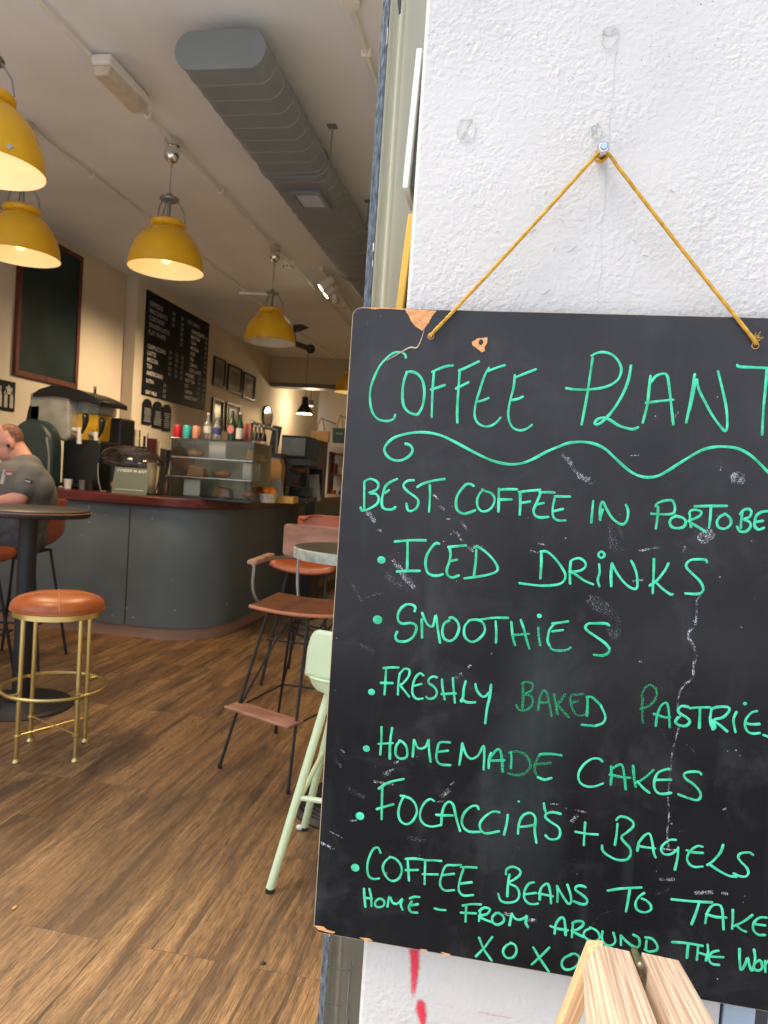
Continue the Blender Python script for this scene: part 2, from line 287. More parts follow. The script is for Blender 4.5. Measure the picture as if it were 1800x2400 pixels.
# ------------------------------------------------------------------ builders
class MB:
    def __init__(s): s.v = []; s.f = []
    def add(s, vs, fs):
        k = len(s.v); s.v += [tuple(x) for x in vs]; s.f += [tuple(i+k for i in f) for f in fs]; return s
    def box(s, c, d, rz=0, rot=None, taper=None):
        cx, cyy, cz = c; hx, hy, hz = d[0]/2, d[1]/2, d[2]/2
        R = rot or Matrix.Rotation(rz, 3, 'Z'); vs = []
        for z in (-1, 1):
            t = taper if (taper and z < 0) else 1
            for x, y in ((-1, -1), (1, -1), (1, 1), (-1, 1)):
                vs.append(Vector(c) + R @ Vector((x*hx*t, y*hy*t, z*hz)))
        return s.add(vs, [(3, 2, 1, 0), (4, 5, 6, 7), (0, 1, 5, 4), (1, 2, 6, 5), (2, 3, 7, 6), (3, 0, 4, 7)])
    def tube(s, pts, r, seg=8, cap=True, closed=False, squash=None):
        pts = [Vector(p) for p in pts]; n = len(pts); rr = r if isinstance(r, (list, tuple)) else [r]*n
        ref = None; vs = []
        for i, p in enumerate(pts):
            a = pts[(i-1) % n] if (closed or i) else p; b2 = pts[(i+1) % n] if (closed or i < n-1) else p
            t = (b2-a); t = t.normalized() if t.length > 1e-9 else Vector((0, 0, 1))
            if ref is None: ref = Vector((0, 0, 1)) if abs(t.z) < .9 else Vector((1, 0, 0))
            u = (ref - t*ref.dot(t)); u = u.normalized() if u.length > 1e-6 else t.orthogonal().normalized(); ref = u; v = t.cross(u)
            for k in range(seg):
                q = 2*math.pi*k/seg; off = u*math.cos(q)*rr[i] + v*math.sin(q)*rr[i]
                if squash: off = Vector((off.x, off.y*squash, off.z))
                vs.append(p+off)
        fs = []
        m = n if closed else n-1
        for i in range(m):
            for k in range(seg):
                a, b2 = i*seg+k, i*seg+(k+1) % seg; c, d = ((i+1) % n)*seg+(k+1) % seg, ((i+1) % n)*seg+k
                fs.append((a, b2, c, d))
        if cap and not closed: fs += [tuple(range(seg-1, -1, -1)), tuple((n-1)*seg+k for k in range(seg))]
        return s.add(vs, fs)
    def lathe(s, prof, c=(0, 0, 0), seg=32, sx=1, sy=1, rot=None):
        vs = []; fs = []; n = len(prof)
        for r, z in prof:
            for k in range(seg):
                q = 2*math.pi*k/seg; p = Vector((r*math.cos(q)*sx, r*math.sin(q)*sy, z))
                vs.append(Vector(c) + (rot @ p if rot else p))
        for i in range(n-1):
            for k in range(seg):
                a, b2 = i*seg+k, i*seg+(k+1) % seg; fs.append((a, b2, b2+seg, a+seg))
        return s.add(vs, fs)
    def disc(s, r, z, c=(0, 0, 0), seg=32): return s.add([(c[0]+r*math.cos(2*math.pi*k/seg), c[1]+r*math.sin(2*math.pi*k/seg), c[2]+z) for k in range(seg)], [tuple(range(seg))])
    def ball(s, c, r, seg=16, rings=9, sc3=(1, 1, 1)):
        pr = [(max(1e-4, math.sin(math.pi*i/rings))*r, -math.cos(math.pi*i/rings)*r) for i in range(rings+1)]
        k = len(s.v); s.lathe(pr, (0, 0, 0), seg)
        for i in range(k, len(s.v)): q = s.v[i]; s.v[i] = (c[0]+q[0]*sc3[0], c[1]+q[1]*sc3[1], c[2]+q[2]*sc3[2])
        return s
    def prism(s, poly, off):
        # a planar polygon of 3-D points pushed along the vector off
        n = len(poly); off = Vector(off); a = [Vector(p) for p in poly]; b2 = [p+off for p in a]
        return s.add(a+b2, [tuple(range(n-1, -1, -1)), tuple(range(n, 2*n))] + [(i, (i+1) % n, n+(i+1) % n, n+i) for i in range(n)])
    def quad(s, a, b2, c, d): return s.add([a, b2, c, d], [(0, 1, 2, 3)])
    def build(s, name, mat, parent=None, smooth=True, bevel=0, world=True, ang=.62):
        base = parent
        loc = Vector((0, 0, 0))
        while base is not None: loc += base.location; base = base.parent
        vs = [Vector(v)-loc for v in s.v] if (world and parent) else s.v
        me = bpy.data.meshes.new(name); me.from_pydata([tuple(v) for v in vs], [], s.f); me.update()
        me.materials.append(MT[mat] if isinstance(mat, str) else mat)
        if smooth: me.polygons.foreach_set('use_smooth', [True]*len(me.polygons)); me.set_sharp_from_angle(angle=ang)
        o = bpy.data.objects.new(name, me); C.objects.link(o)
        if parent: o.parent = parent
        if bevel:
            b = o.modifiers.new('bevel', 'BEVEL'); b.width = bevel; b.segments = 2; b.limit_method = 'ANGLE'; b.angle_limit = .7
        return o
def tag(o, label=None, cat=None, group=None, kind=None):
    if label: o['label'] = label
    if cat: o['category'] = cat
    if group: o['group'] = group
    if kind: o['kind'] = kind
    return o
def thing(name, label, cat, loc=(0, 0, 0), group=None):
    o = bpy.data.objects.new(name, None); C.objects.link(o); o.location = loc; o.empty_display_size = .1
    return tag(o, label, cat, group)
def solo(mb, name, mat, label, cat, group=None, **k):      # a thing that is one mesh: origin at its base
    xs = [v[0] for v in mb.v]; ys = [v[1] for v in mb.v]; zs = [v[2] for v in mb.v]
    c = Vector(((min(xs)+max(xs))/2, (min(ys)+max(ys))/2, min(zs)))
    mb.v = [tuple(Vector(v)-c) for v in mb.v]; o = mb.build(name, mat, None, **k); o.location = c
    return tag(o, label, cat, group)
def struct(mb, name, mat, **k): return tag(mb.build(name, mat, None, **k), kind='structure')
def kids(o): return [c for c in bpy.data.objects if c.parent == o]
def dup(o, loc, rz=None, label=None):
    c = o.copy(); C.objects.link(c); c.location = loc
    if rz is not None: c.rotation_euler = (0, 0, rz)
    if label: c['label'] = label
    for ch in kids(o):
        d = ch.copy(); C.objects.link(d); d.parent = c
        for g in kids(ch): e = g.copy(); C.objects.link(e); e.parent = d
    return c
def smoothline(pts, sub=4, closed=False):
    pts = [Vector(p) for p in pts]; n = len(pts)
    if n < 3: return pts
    out = []
    for i in range(n if closed else n-1):
        p0 = pts[(i-1) % n] if (closed or i) else pts[0]*2-pts[1]; p1 = pts[i]; p2 = pts[(i+1) % n]
        p3 = pts[(i+2) % n] if (closed or i+2 < n) else pts[-1]*2-pts[-2]
        for k in range(sub):
            t = k/sub
            out.append(.5*((2*p1)+(p2-p0)*t+(2*p0-5*p1+4*p2-p3)*t*t+(3*p1-p0-3*p2+p3)*t**3))
    if not closed: out.append(pts[-1])
    return out
def rrect(x0, z0, x1, z1, r, seg=5):
    out = []
    for cx, cz, a0 in ((x1-r, z0+r, -90), (x1-r, z1-r, 0), (x0+r, z1-r, 90), (x0+r, z0+r, 180)):
        for k in range(seg+1): a = rad(a0+90*k/seg); out.append((cx+r*math.cos(a), cz+r*math.sin(a)))
    return out
def text(body, size, mat, M4, parent=None, name='lettering', align='CENTER', sx=1, thick=.0004):
    cu = bpy.data.curves.new(name, 'FONT'); cu.body = body; cu.size = size; cu.align_x = align; cu.extrude = thick; cu.resolution_u = 3; cu.space_line = 1.1; cu.offset = size*.018
    o = bpy.data.objects.new(name, cu); C.objects.link(o); cu.materials.append(MT[mat])
    if parent: o.parent = parent; M4 = Matrix.Translation(-parent.location) @ M4
    o.matrix_basis = M4 @ Matrix.Diagonal((sx, 1, 1, 1)); bpy.context.view_layer.update()
    me = bpy.data.meshes.new_from_object(o.evaluated_get(bpy.context.evaluated_depsgraph_get())); me.materials.clear(); me.materials.append(MT[mat])
    m2 = bpy.data.objects.new(name, me); C.objects.link(m2); m2.matrix_basis = o.matrix_basis.copy()
    if parent: m2.parent = parent
    bpy.data.objects.remove(o); bpy.data.curves.remove(cu); m2.name = name; return m2
def face_y(x, y, z): return Matrix.Translation((x, y, z)) @ Matrix.Rotation(rad(90), 4, 'X')          # reads from -Y
def face_x(x, y, z): return Matrix.Translation((x, y, z)) @ Matrix.Rotation(rad(90), 4, 'Z') @ Matrix.Rotation(rad(90), 4, 'X')   # reads from +X

# ------------------------------------------------------------------ setting
WY = 1.125            # street face of the white pier
XR, XRW, XL = -.178, -.175, -4.6
CZ = 3.6
struct(MB().box((-1, -24, -.15), (60, 36, .05)), 'road', 'asphalt', smooth=False)
struct(MB().box((-1, -2.6, -.065), (60, 7.3, .11)), 'pavement', 'paving', smooth=False)
struct(MB().box((-2.5, 9.1, -.03), (4.9, 16.2, .06)), 'floor', 'floor', smooth=False)
struct(MB().box((-2.4, 9.3, CZ+.1), (6.4, 16.4, .2)), 'ceiling', 'ceiling', smooth=False)
b = MB().box((XL-.1, 8.9, 1.8), (.2, 15.6, 3.6)); struct(b, 'wall_left', 'cream', smooth=False)
struct(MB().box((XRW+.1, 9.29, 1.8), (.2, 15.82, 3.6)), 'wall_right', 'palegreen', smooth=False)
struct(MB().box((-2.4, 17.1, 1.8), (6.4, .2, 3.6)), 'wall_back', 'cream', smooth=False)
struct(MB().box((-2.388, 13.3, 3.36), (4.42, .35, .478)), 'beam', 'cream', smooth=False)
struct(MB().box((-2.388, 13.3, 3.08), (4.42, .30, .08)), 'beam_soffit', 'duct', smooth=False)
struct(MB().box((-2.4, 1.32, 4.35), (6.4, .35, 1.45)), 'facade_lintel', 'stone', smooth=False)
struct(MB().box((-6.6, 1.3, 2.45), (3.8, .35, 5.25)), 'facade_wall', 'stone', smooth=False)

pier = thing('white_wall', 'rough white painted wall behind the large chalkboard', 'wall', (.1, WY, 0))
MB().box((.097, WY+.12, 2.1), (.55, .24, 4.4)).build('wall', 'plaster', pier, smooth=False, bevel=.006)
# ridge of paint along the wall's left arris, old filled fixings and a crack
b = MB()
for (u, v, r) in ((1428, 85, 21), (1092, 305, 23), (1396, 308, 14)):
    c = py(u, v, WY); pts = []
    for k in range(14):
        a = 2*math.pi*k/14; q = r*1.1/1680*(1+random.uniform(-.18, .16)); pts.append((c.x+q*math.cos(a)*.9, WY-.0014+random.uniform(-.0006, .0003), c.z+q*math.sin(a)*1.15))
    b.tube(smoothline(pts, 2, True), .0006, 5, closed=True)
    for k in range(5):
        a = random.uniform(0, 6.28); q0 = Vector((c.x, WY-.0004, c.z)); d = Vector((math.cos(a), 0, math.sin(a)))*r*1.1/1680
        b.tube([q0+d*.1, q0+d*.55+Vector((random.uniform(-.002, .002), 0, random.uniform(-.002, .002))), q0+d*.95], .0006, 4)
b.build('filled_fixing', 'plaster', pier)
b = MB()
b.tube(smoothline([py(u, v, WY-.0002) for u, v in ((1447, 110), (1440, 160), (1438, 210), (1432, 262), (1428, 300), (1426, 345), (1420, 400), (1418, 470), (1408, 540), (1410, 620), (1400, 690))], 3), .00022, 5)
for u, v, dx, dy in ((1094, 105, 6, -5), (1506, 598, 12, 1), (1570, 446, 10, 2), (1296, 586, 6, -8), (1322, 520, -8, -6), (1276, 455, 5, -8), (1480, 470, 10, 6), (1340, 180, 4, 2), (1715, 200, 3, 2), (1480, 560, 12, 8), (1240, 545, 16, -10), (1330, 590, 22, -16), (1270, 690, 20, -14)):
    b.tube([py(u, v, WY-.0003), py(u+dx*.5, v+dy*.4, WY-.0005), py(u+dx, v+dy, WY-.0003)], .00045, 4)
b.build('scratch', M('wall_scratch', (.47, .455, .43), .8), pier)
def spray(rows, name='spray_paint'):
    # rows: (u, v, half width); a soft edged band of paint lying on the wall, fade = 1 on the middle line
    vs = []; fs = []; fa = []
    cols = (-1.7, -1.05, -.7, -.3, .3, .7, 1.05, 1.7); val = (0, .12, .4, .75, .75, .4, .12, 0)
    for i, (u, v, hw, st) in enumerate(rows):
        for cc, vv in zip(cols, val):
            p = py(u+cc*hw*1.25, v, WY-.0012); vs.append(p); fa.append(vv*st)
    n = len(cols)
    for i in range(len(rows)-1):
        for k in range(n-1): fs.append((i*n+k, i*n+k+1, (i+1)*n+k+1, (i+1)*n+k))
    mb = MB(); mb.add(vs, fs); o = mb.build(name, 'redspray', pier)
    at = o.data.attributes.new('fade', 'FLOAT', 'POINT'); at.data.foreach_set('value', fa)
spray([(970, 2190, 14, .9), (971, 2225, 14, 1), (972, 2260, 12, 1), (971, 2290, 10, .95), (969, 2320, 8, .75), (967, 2345, 7, .3)])
spray([(985, 2338, 8, .3), (986, 2350, 12, .9), (986, 2365, 14, 1), (989, 2382, 12, 1), (991, 2396, 9, .9), (990, 2415, 6, .4)])
spray([(1010, 2352, 14, .35), (1040, 2355, 20, .38), (1065, 2362, 10, .35)]); spray([(1120, 2372, 12, .5), (1150, 2378, 28, .42), (1200, 2386, 12, .45)])

# frameless glass door folded back beside the pier
gd = thing('glass_door', 'frameless glass door folded open beside the white wall, dark polished edge', 'door', (-.246, 1.15, 0))
MB().box((-.246, 1.225, 1.75), (.010, .140, 3.4)).build('pane', 'shop_glass', gd, smooth=False)
MB().box((-.246, 1.1525, 1.75), (.0124, .005, 3.4)).build('pane_edge', 'glassedge', gd, smooth=False, bevel=.0015)
b = MB()
for v0, v1, s in ((66, 104, .4), (570, 610, .8), (590, 625, .6), (2180, 2215, 1)):
    b.prism([(-.2405-.002*s, 1.1496, py(890, v0, 1.15).z), (-.2405, 1.1496, py(890, v0, 1.15).z), (-.2405, 1.1496, py(890, v1, 1.15).z), (-.2412, 1.1496, py(890, v1, 1.15).z)], (0, -.0004, 0))
b.build('sealant', 'peel', gd, smooth=False)
z0 = py(940, 30, 1.23).z
MB().prism([(-.2406, 1.215, z0+.012), (-.2406, 1.235, z0), (-.2406, 1.25, z0+.012), (-.2406, 1.25, z0+.06), (-.2406, 1.217, z0+.06)], (-.0003, 0, 0)).build('sticker', 'navy', gd, smooth=False)
b = MB(); zt, zb = py(815, 2240, 1.25).z, py(810, 2375, 1.25).z
b.tube([(-.216, 1.24, zb-.02), (-.216, 1.24, zt)], .0035, 8); b.tube([(-.24, 1.24, zb+.02), (-.216, 1.24, zb+.02)], .002, 6); b.tube([(-.24, 1.24, zt-.02), (-.216, 1.24, zt-.02)], .002, 6)
b.build('handle', 'smoked', gd)

jb = thing('reflection_post', 'added cream post standing in for reflections in the glass beside the white wall', 'stand-in post', (-.23, 1.345, 0))  # added post; its cream and brown stand in for reflections in the glass
MB().box((-.2285, 1.345, 2.05), (.097, .09, 3.05)).build('post', 'palegreen', jb, smooth=False, bevel=.004); MB().box((-.2285, 1.345, .262), (.097, .09, .522)).build('plinth', 'brownpost', jb, smooth=False, bevel=.004)  # cream post and brown foot both stand in for reflections in the glass
# frames on the right-hand wall just inside
def side_frame(y0, y1, z0, z1, m, label):
    t = thing('picture_frame', label, 'picture frame', (XRW-.012, (y0+y1)/2, z0), None)
    b = MB(); f = .03
    for a, c, d, e in ((y0, y1, z0, z0+f), (y0, y1, z1-f, z1), (y0, y0+f, z0+f, z1-f), (y1-f, y1, z0+f, z1-f)): b.box((XRW-.012, (a+c)/2, (d+e)/2), (.022, c-a, e-d))
    b.build('frame', m, t, smooth=False, bevel=.002); MB().box((XRW-.006, (y0+y1)/2, (z0+z1)/2), (.004, y1-y0-2*f, z1-z0-2*f)).build('print', 'photo', t, smooth=False)

def edge_frame(c0, c1, w, Y, m, label):
    a, c = py(*c0, Y), py(*c1, Y); t = thing('leaning_frame', label, 'frame', tuple(c))
    MB().prism([a, a+Vector((w, 0, 0)), c+Vector((w, 0, 0)), c], (0, .10, 0)).build('frame_edge', m, t, smooth=False, bevel=.002)
    MB().prism([a+Vector((w+.001, .02, -.01)), a+Vector((w+.006, .02, -.01)), c+Vector((w+.006, .02, .01)), c+Vector((w+.001, .02, .01))], (0, .07, 0)).build('backing', 'photo', t, smooth=False)
edge_frame((976, 112), (942, 440), .010, 1.17, 'frame_white', 'white picture frame seen edge on between the glass door and the white wall')
edge_frame((956, 500), (922, 760), .012, 1.17, 'frame_yellow', 'mustard yellow picture frame seen edge on between the glass door and the white wall')
# ------------------------------------------------------------------ chalkboard
BY = 1.1
bx0, bx1, bz0, bz1 = -.2565, .456, .6385, 1.6365
cb = thing('chalkboard', 'large black chalkboard with green handwritten menu hung on the white wall', 'chalkboard', ((bx0+bx1)/2, BY+.005, bz0))
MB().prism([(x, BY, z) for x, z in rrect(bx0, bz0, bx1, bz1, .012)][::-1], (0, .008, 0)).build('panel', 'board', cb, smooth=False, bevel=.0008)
# pale worn arris round the panel
ed = [(x, z) for x, z in rrect(bx0, bz0, bx1, bz1, .012)]
MB().tube([(x, BY+.004, z) for x, z in ed], .0017, 6, closed=True, squash=2.1).build('worn_edge', 'mdf', cb)
CROPS = {1: (820, 700, 3.386), 2: (1310, 700, 3.386), 3: (800, 1100, 3.318), 4: (1300, 1100, 3.318), 5: (750, 1550, 3.130), 6: (1270, 1550, 3.130), 7: (700, 1950, 3.0164), 8: (1250, 1950, 3.0164)}
def P2(c, x, y): ox, oy, s = CROPS[c]; return py(ox+x/s, oy+y/s, BY)
def parse(s): return [tuple(float(q) for q in p.split(',')) for p in s.split()]
kst = [0]
def stroke(mb, c, pts, r=.00185, sub=4):
    # one pen stroke lying on the board: a flattened bead of paint
    ps = smoothline([P2(c, x, y) for x, y in pts], sub)
    kst[0] += 1; e = .0001+.00001*(kst[0] % 17)
    r0 = r*random.uniform(.9, 1.08); n = len(ps); rr = [r0*(1+.10*math.sin(i*.55+kst[0])+random.uniform(-.04, .04)) for i in range(n)]
    d0 = (ps[0]-ps[1]).normalized()*r0*.7; d1 = (ps[-1]-ps[-2]).normalized()*r0*.7
    ps = [ps[0]+d0]+ps+[ps[-1]+d1]; rr = [r0*.45]+rr+[r0*.45]
    mb.tube([(p.x, BY-e, p.z) for p in ps], rr, 6, squash=.12)
def dot(mb, c, x, y, r):
    p = P2(c, x, y); q = P2(c, x+r, y); R = q.x-p.x
    mb.ball((p.x, BY-.0001, p.z), R, 12, 6, (1.05, .04, .95))
def line(name, items, mat='ink', label=None):
    mb = MB()
    for it in items:
        c, s = it[0], it[1]; w = it[2] if len(it) > 2 else .00185
        for st in s.split(';'):
            st = st.strip()
            if st.startswith('o'): x, y, r = (float(q) for q in st[1:].split(',')); dot(mb, c, x, y, r)
            elif st: stroke(mb, c, parse(st), w)
    o = mb.build(name, mat, cb)
    if label: o['label'] = label
    return o
line('lettering', [(1, """445,470 435,440 400,425 350,430 300,465 240,530 195,620 165,710 160,800 175,890 215,950 270,970 320,968 350,950 360,920;
455,580 430,650 418,740 425,840 460,895 520,920 550,905 580,840 592,740 580,660 550,610 510,585 470,578; 650,940 652,840 658,700 668,580; 652,582 700,560 760,538 820,530; 642,722 700,705 755,686;
853,985 852,880 862,720 872,580; 865,572 920,548 1025,498; 842,715 890,690 942,663; 1230,528 1160,550 1095,575; 1105,548 1070,610 1030,730 1000,830 990,920 1010,980 1060,1012 1110,1012 1160,985 1198,942; 1015,818 1060,806 1103,788;
1478,560 1400,590 1315,625; 1310,605 1300,700 1275,800 1258,890 1262,960 1290,1020 1340,1045 1390,1038 1430,1015 1445,1000; 1290,805 1335,795 1373,778"""),
(2, """268,470 250,590 225,760 195,920 180,1000; 258,455 300,432 360,425 430,450 480,510 495,570 470,640 410,685 330,710 220,722 120,720 55,710;
572,530 555,630 520,730 460,840 400,920 340,980 300,998 285,985 310,955 360,945 410,965 470,1005 540,1028 590,1035 630,1020; 727,612 715,720 700,850 665,985; 735,660 770,615 830,595 860,615 875,700 890,830 900,930 908,1000; 688,828 780,815 908,802;
1078,598 1055,740 1035,860 1010,985; 1090,640 1070,740 1035,890; 1095,640 1110,720 1160,820 1220,930 1290,1025 1320,1050 1335,1010 1330,880 1300,730 1262,575; 1415,525 1430,540 1520,545 1640,550 1800,556; 1650,560 1640,700 1625,850 1612,1080""")], label='title line reading coffee plant')
line('flourish', [(1, '440,1150 480,1165 498,1200 480,1240 430,1275 370,1285 310,1262 275,1210 285,1165 340,1110 420,1080 520,1062 620,1063 720,1085 820,1130 950,1200 1080,1265 1180,1300 1280,1315 1370,1305 1460,1270 1560,1215 1659,1174 1719,1150 1789,1138 1869,1138 1949,1155 2029,1195 2099,1260 2169,1325 2239,1380 2309,1410 2379,1418 2449,1405 2519,1368 2609,1310 2709,1248 2799,1200 2889,1178 2979,1175 3079,1190 3169,1235 3249,1305 3318,1375 3390,1430 3470,1470 3560,1480', .0021)], label='wavy green line with a curl')
line('lettering', [(3, """180,95 178,200 178,315; 180,95 220,75 270,90 290,125 270,160 215,185 265,190 290,220 280,265 230,300 165,322 150,295; 435,75 390,95 345,130 325,190 315,240 320,290 350,312 400,310 422,292; 340,185 372,160;
565,85 520,88 490,110 485,135 520,175 575,215 600,250 585,300 540,325 515,310 507,265; 590,138 640,110 720,88 805,75; 688,120 690,200 682,330; 1030,130 1005,115 970,118 930,160 900,210 892,270 905,320 950,345 1000,335 1042,318;
1100,160 1070,200 1055,250 1065,300 1100,328 1150,315 1185,270 1190,220 1165,185 1120,170 1095,155; 1225,150 1224,240 1222,330; 1225,160 1290,155 1368,156; 1220,235 1270,235 1325,235; 1390,175 1392,270 1387,355; 1380,178 1450,168 1548,160; 1390,262 1470,250;
1540,180 1600,178 1659,182; 1550,185 1515,270 1495,320 1510,360 1550,375 1610,370; 1515,275 1575,262"""),
(4, """0,210 60,212 120,212; 0,225 -15,300 -10,370 30,398 85,397; -5,325 65,308; 300,245 292,330 285,415; 355,395 352,330 362,265 378,255 400,300 440,370 490,415 530,428 560,400 572,340 565,300 553,275; 350,390 375,310;
805,290 800,370 787,462; 785,290 800,265 850,245 910,242 930,270 935,315 915,345 840,350 750,345; 940,365 905,385 895,420 915,450 960,458 1005,445 1020,405 990,375 935,362; 1050,345 1055,400 1060,450; 1045,345 1060,320 1100,315 1140,330 1130,360 1085,385 1040,400 1100,440 1175,485;
1088,288 1200,285 1340,285; 1215,290 1210,380 1200,455; 1330,345 1285,370 1262,410 1275,450 1320,462 1365,435 1370,390 1345,360 1320,345; 1460,330 1450,400 1448,460; 1440,350 1465,320 1505,308 1530,330 1515,370 1470,390 1510,405 1525,440 1490,482 1440,482 1418,445;
1659,325 1610,332 1570,360 1555,410 1560,450 1590,468 1628,455; 1560,410 1620,400; 1715,340 1710,410 1705,480 1770,482; 1820,350 1815,420 1810,490 1880,492; 1960,370 1920,410 1925,480 1985,490 2010,420 1955,366""")], label='line about the best coffee')
line('lettering', [(3, """o312,705,31; 415,562 540,552 658,552; 515,565 515,660 512,790; 430,795 520,790 612,790; 762,580 735,575 700,610 665,670 655,740 670,800 710,825 760,825 790,815; 830,605 900,598 970,592; 840,605 850,660 840,720 820,780 830,825 865,842 915,825; 840,715 902,703;
1050,625 1045,720 1030,840; 1030,610 1060,603 1120,640 1180,700 1215,760 1205,795 1140,820 1040,838 955,848; 1555,645 1555,740 1548,850; 1549,640 1599,640 1659,690 1719,770 1744,830 1719,880 1659,900 1559,905 1459,895 1384,885"""),
(4, """125,715 118,800 120,890; 125,715 150,698 195,692 235,720 240,755 205,785 150,795 110,790 160,815 230,865 300,895; 345,735 350,800 335,860 348,910; 362,638 342,655 345,678 365,688 385,675 382,650 360,638; 440,910 438,820 445,730; 445,730 480,800 540,880 600,925 640,920 640,830 620,760 595,710;
772,695 770,800 762,965; 885,730 860,780 800,860 738,905; 790,880 840,930 900,972 920,970; 1185,725 1175,705 1120,700 1060,705 1025,735 1030,770 1080,820 1130,870 1155,920 1145,955 1100,970 1015,965""")], label='bullet line reading iced drinks')
line('lettering', [(3, """o282,1170,36; 570,1105 575,1075 555,1055 510,1050 465,1080 440,1130 445,1180 480,1200 540,1195 580,1215 580,1260 550,1310 500,1338 440,1335 420,1300 435,1262; 625,1165 627,1240 628,1310; 628,1115 650,1170 680,1215 715,1215 735,1130 750,1240 768,1350;
840,1175 800,1200 785,1260 800,1315 845,1335 890,1305 915,1240 905,1190 870,1155 840,1155; 995,1175 960,1220 955,1280 975,1320 1020,1342 1075,1315 1115,1260 1105,1200 1060,1170 1000,1172; 1075,1170 1180,1155 1300,1155; 1200,1180 1205,1260 1203,1350; 1322,1185 1330,1280; 1395,1170 1420,1240; o1540,1140,19"""),
(4, """-20,1200 60,1190 105,1182; 0,1200 -40,1250 -55,1330 -40,1370; -20,1260 65,1250; 425,1215 400,1200 330,1198 265,1200 240,1225 255,1255 320,1300 390,1350 428,1395""")], label='bullet line reading smoothies')
line('worn_lettering', [(3, '1330,1280 1340,1330 1352,1370; 1420,1240 1440,1320 1462,1395; 1325,1290 1400,1284 1460,1280; 1532,1230 1535,1300 1548,1370'), (4, '-40,1370 -20,1400 30,1410 90,1405 125,1385; 428,1395 415,1430 370,1448 305,1442')], 'ink_mid')
line('lettering', [(5, """o378,225,25; 485,60 480,150 473,245; 465,50 520,45 578,45; 445,158 535,160; 585,90 575,160 572,245; 585,90 620,55 655,65 650,110 610,160 590,175 620,215 655,260; 760,105 735,88 700,120 680,180 680,240 710,275 755,272; 690,180 745,165;
860,118 830,112 800,130 800,160 840,190 858,230 840,265 800,275 778,260; 895,130 900,200 915,280; 975,120 980,200 990,305; 890,240 998,235; 1070,145 1055,200 1050,260 1035,300 1040,280 1080,300 1140,300; 1140,165 1150,210 1185,255 1215,255 1240,230; 1255,170 1245,260 1225,350 1212,455"""),
(6, """390,475 450,450 465,400 430,320; 1075,335 1030,328 1000,350 1010,380 1060,410 1085,440 1060,472 1010,470 980,445 1000,410; 1085,345 1150,338 1235,338; 1160,345 1158,420 1155,490; 1245,345 1235,430 1255,500; 1240,350 1290,335 1360,335 1375,360 1330,410 1260,430 1310,470 1360,515; 1255,500 1270,480 1250,430;
1428,370 1405,430 1420,520; o1490,310,15; 1580,365 1540,375 1500,420 1490,470 1510,515 1550,530 1600,525; 1500,455 1540,462 1598,460; 1625,540 1680,555 1720,530 1710,480 1670,440 1700,400 1750,400""")], label='line about freshly baked pastries')
line('faded_lettering', [(5, '1490,155 1490,250 1485,345; 1480,165 1510,150 1560,165 1550,215 1500,240 1550,255 1560,310 1520,355 1460,355 1440,320'), (6, '-28,360 -15,270 10,215 35,230 55,310 72,400; -20,305 50,300; 90,240 100,310 118,388; 170,240 140,290 105,315; 110,315 160,370 200,412'), (6, '305,238 260,245 220,245 210,290 225,350 260,395 320,390; 215,300 265,295; 740,270 735,340 740,450; 730,255 760,190 800,175 840,210 835,270 790,325 720,350', .0016)], 'ink_faint', 'rubbed out half of the pastries line')
line('worn_lettering', [(6, '335,265 335,330 330,400; 325,260 370,265 430,320; 290,465 390,475; 835,475 850,380 880,320 915,305 930,360 938,485; 820,385 900,410 940,410')], 'ink_mid')
line('lettering', [(5, """o340,640,25; 452,480 450,580 442,685; 530,488 515,590 512,715; 428,605 535,600; 590,580 560,620 555,680 580,710 615,712 640,690 635,630 610,595 580,580; 680,700 685,640 690,575; 690,575 715,630 745,640 780,620 798,570 800,650 812,738;
955,595 910,592 875,600 858,660 855,720 885,755 958,762; 865,665 940,655; 1022,760 1035,680 1045,600; 1045,600 1070,680 1110,715 1160,690 1200,620 1205,700 1200,795; 1238,785 1240,720 1255,670"""),
(6, """445,735 420,715 370,715 310,755 270,820 275,880 320,915 385,918 450,895; 935,790 900,795 850,820 825,880 830,940 870,972 950,965; 830,870 950,868; 1170,830 1150,812 1090,810 1045,825 1055,860 1110,900 1155,950 1165,990 1140,1018 1080,1005 1000,975; 700,880 745,930 790,965; -30,850 20,868 72,855""")], label='bullet line reading homemade cakes')
line('worn_lettering', [(5, '1240,720 1290,655 1320,650 1335,720 1340,810; 1240,730 1355,725; 1400,665 1405,720 1400,785'), (6, '145,690 80,680 0,680 -20,690; 508,770 510,840 505,905; 510,790 560,760 590,765 605,840 615,940; 495,830 590,850 648,855; 670,765 675,840 688,920; 820,795 760,850 690,895')], 'ink_mid')
line('faded_lettering', [(5, '1385,670 1440,660 1510,690 1545,760 1510,815 1440,835 1380,820'), (6, '-20,690 -40,730 -55,790 -30,850; -40,755 65,745')], 'ink_faint')
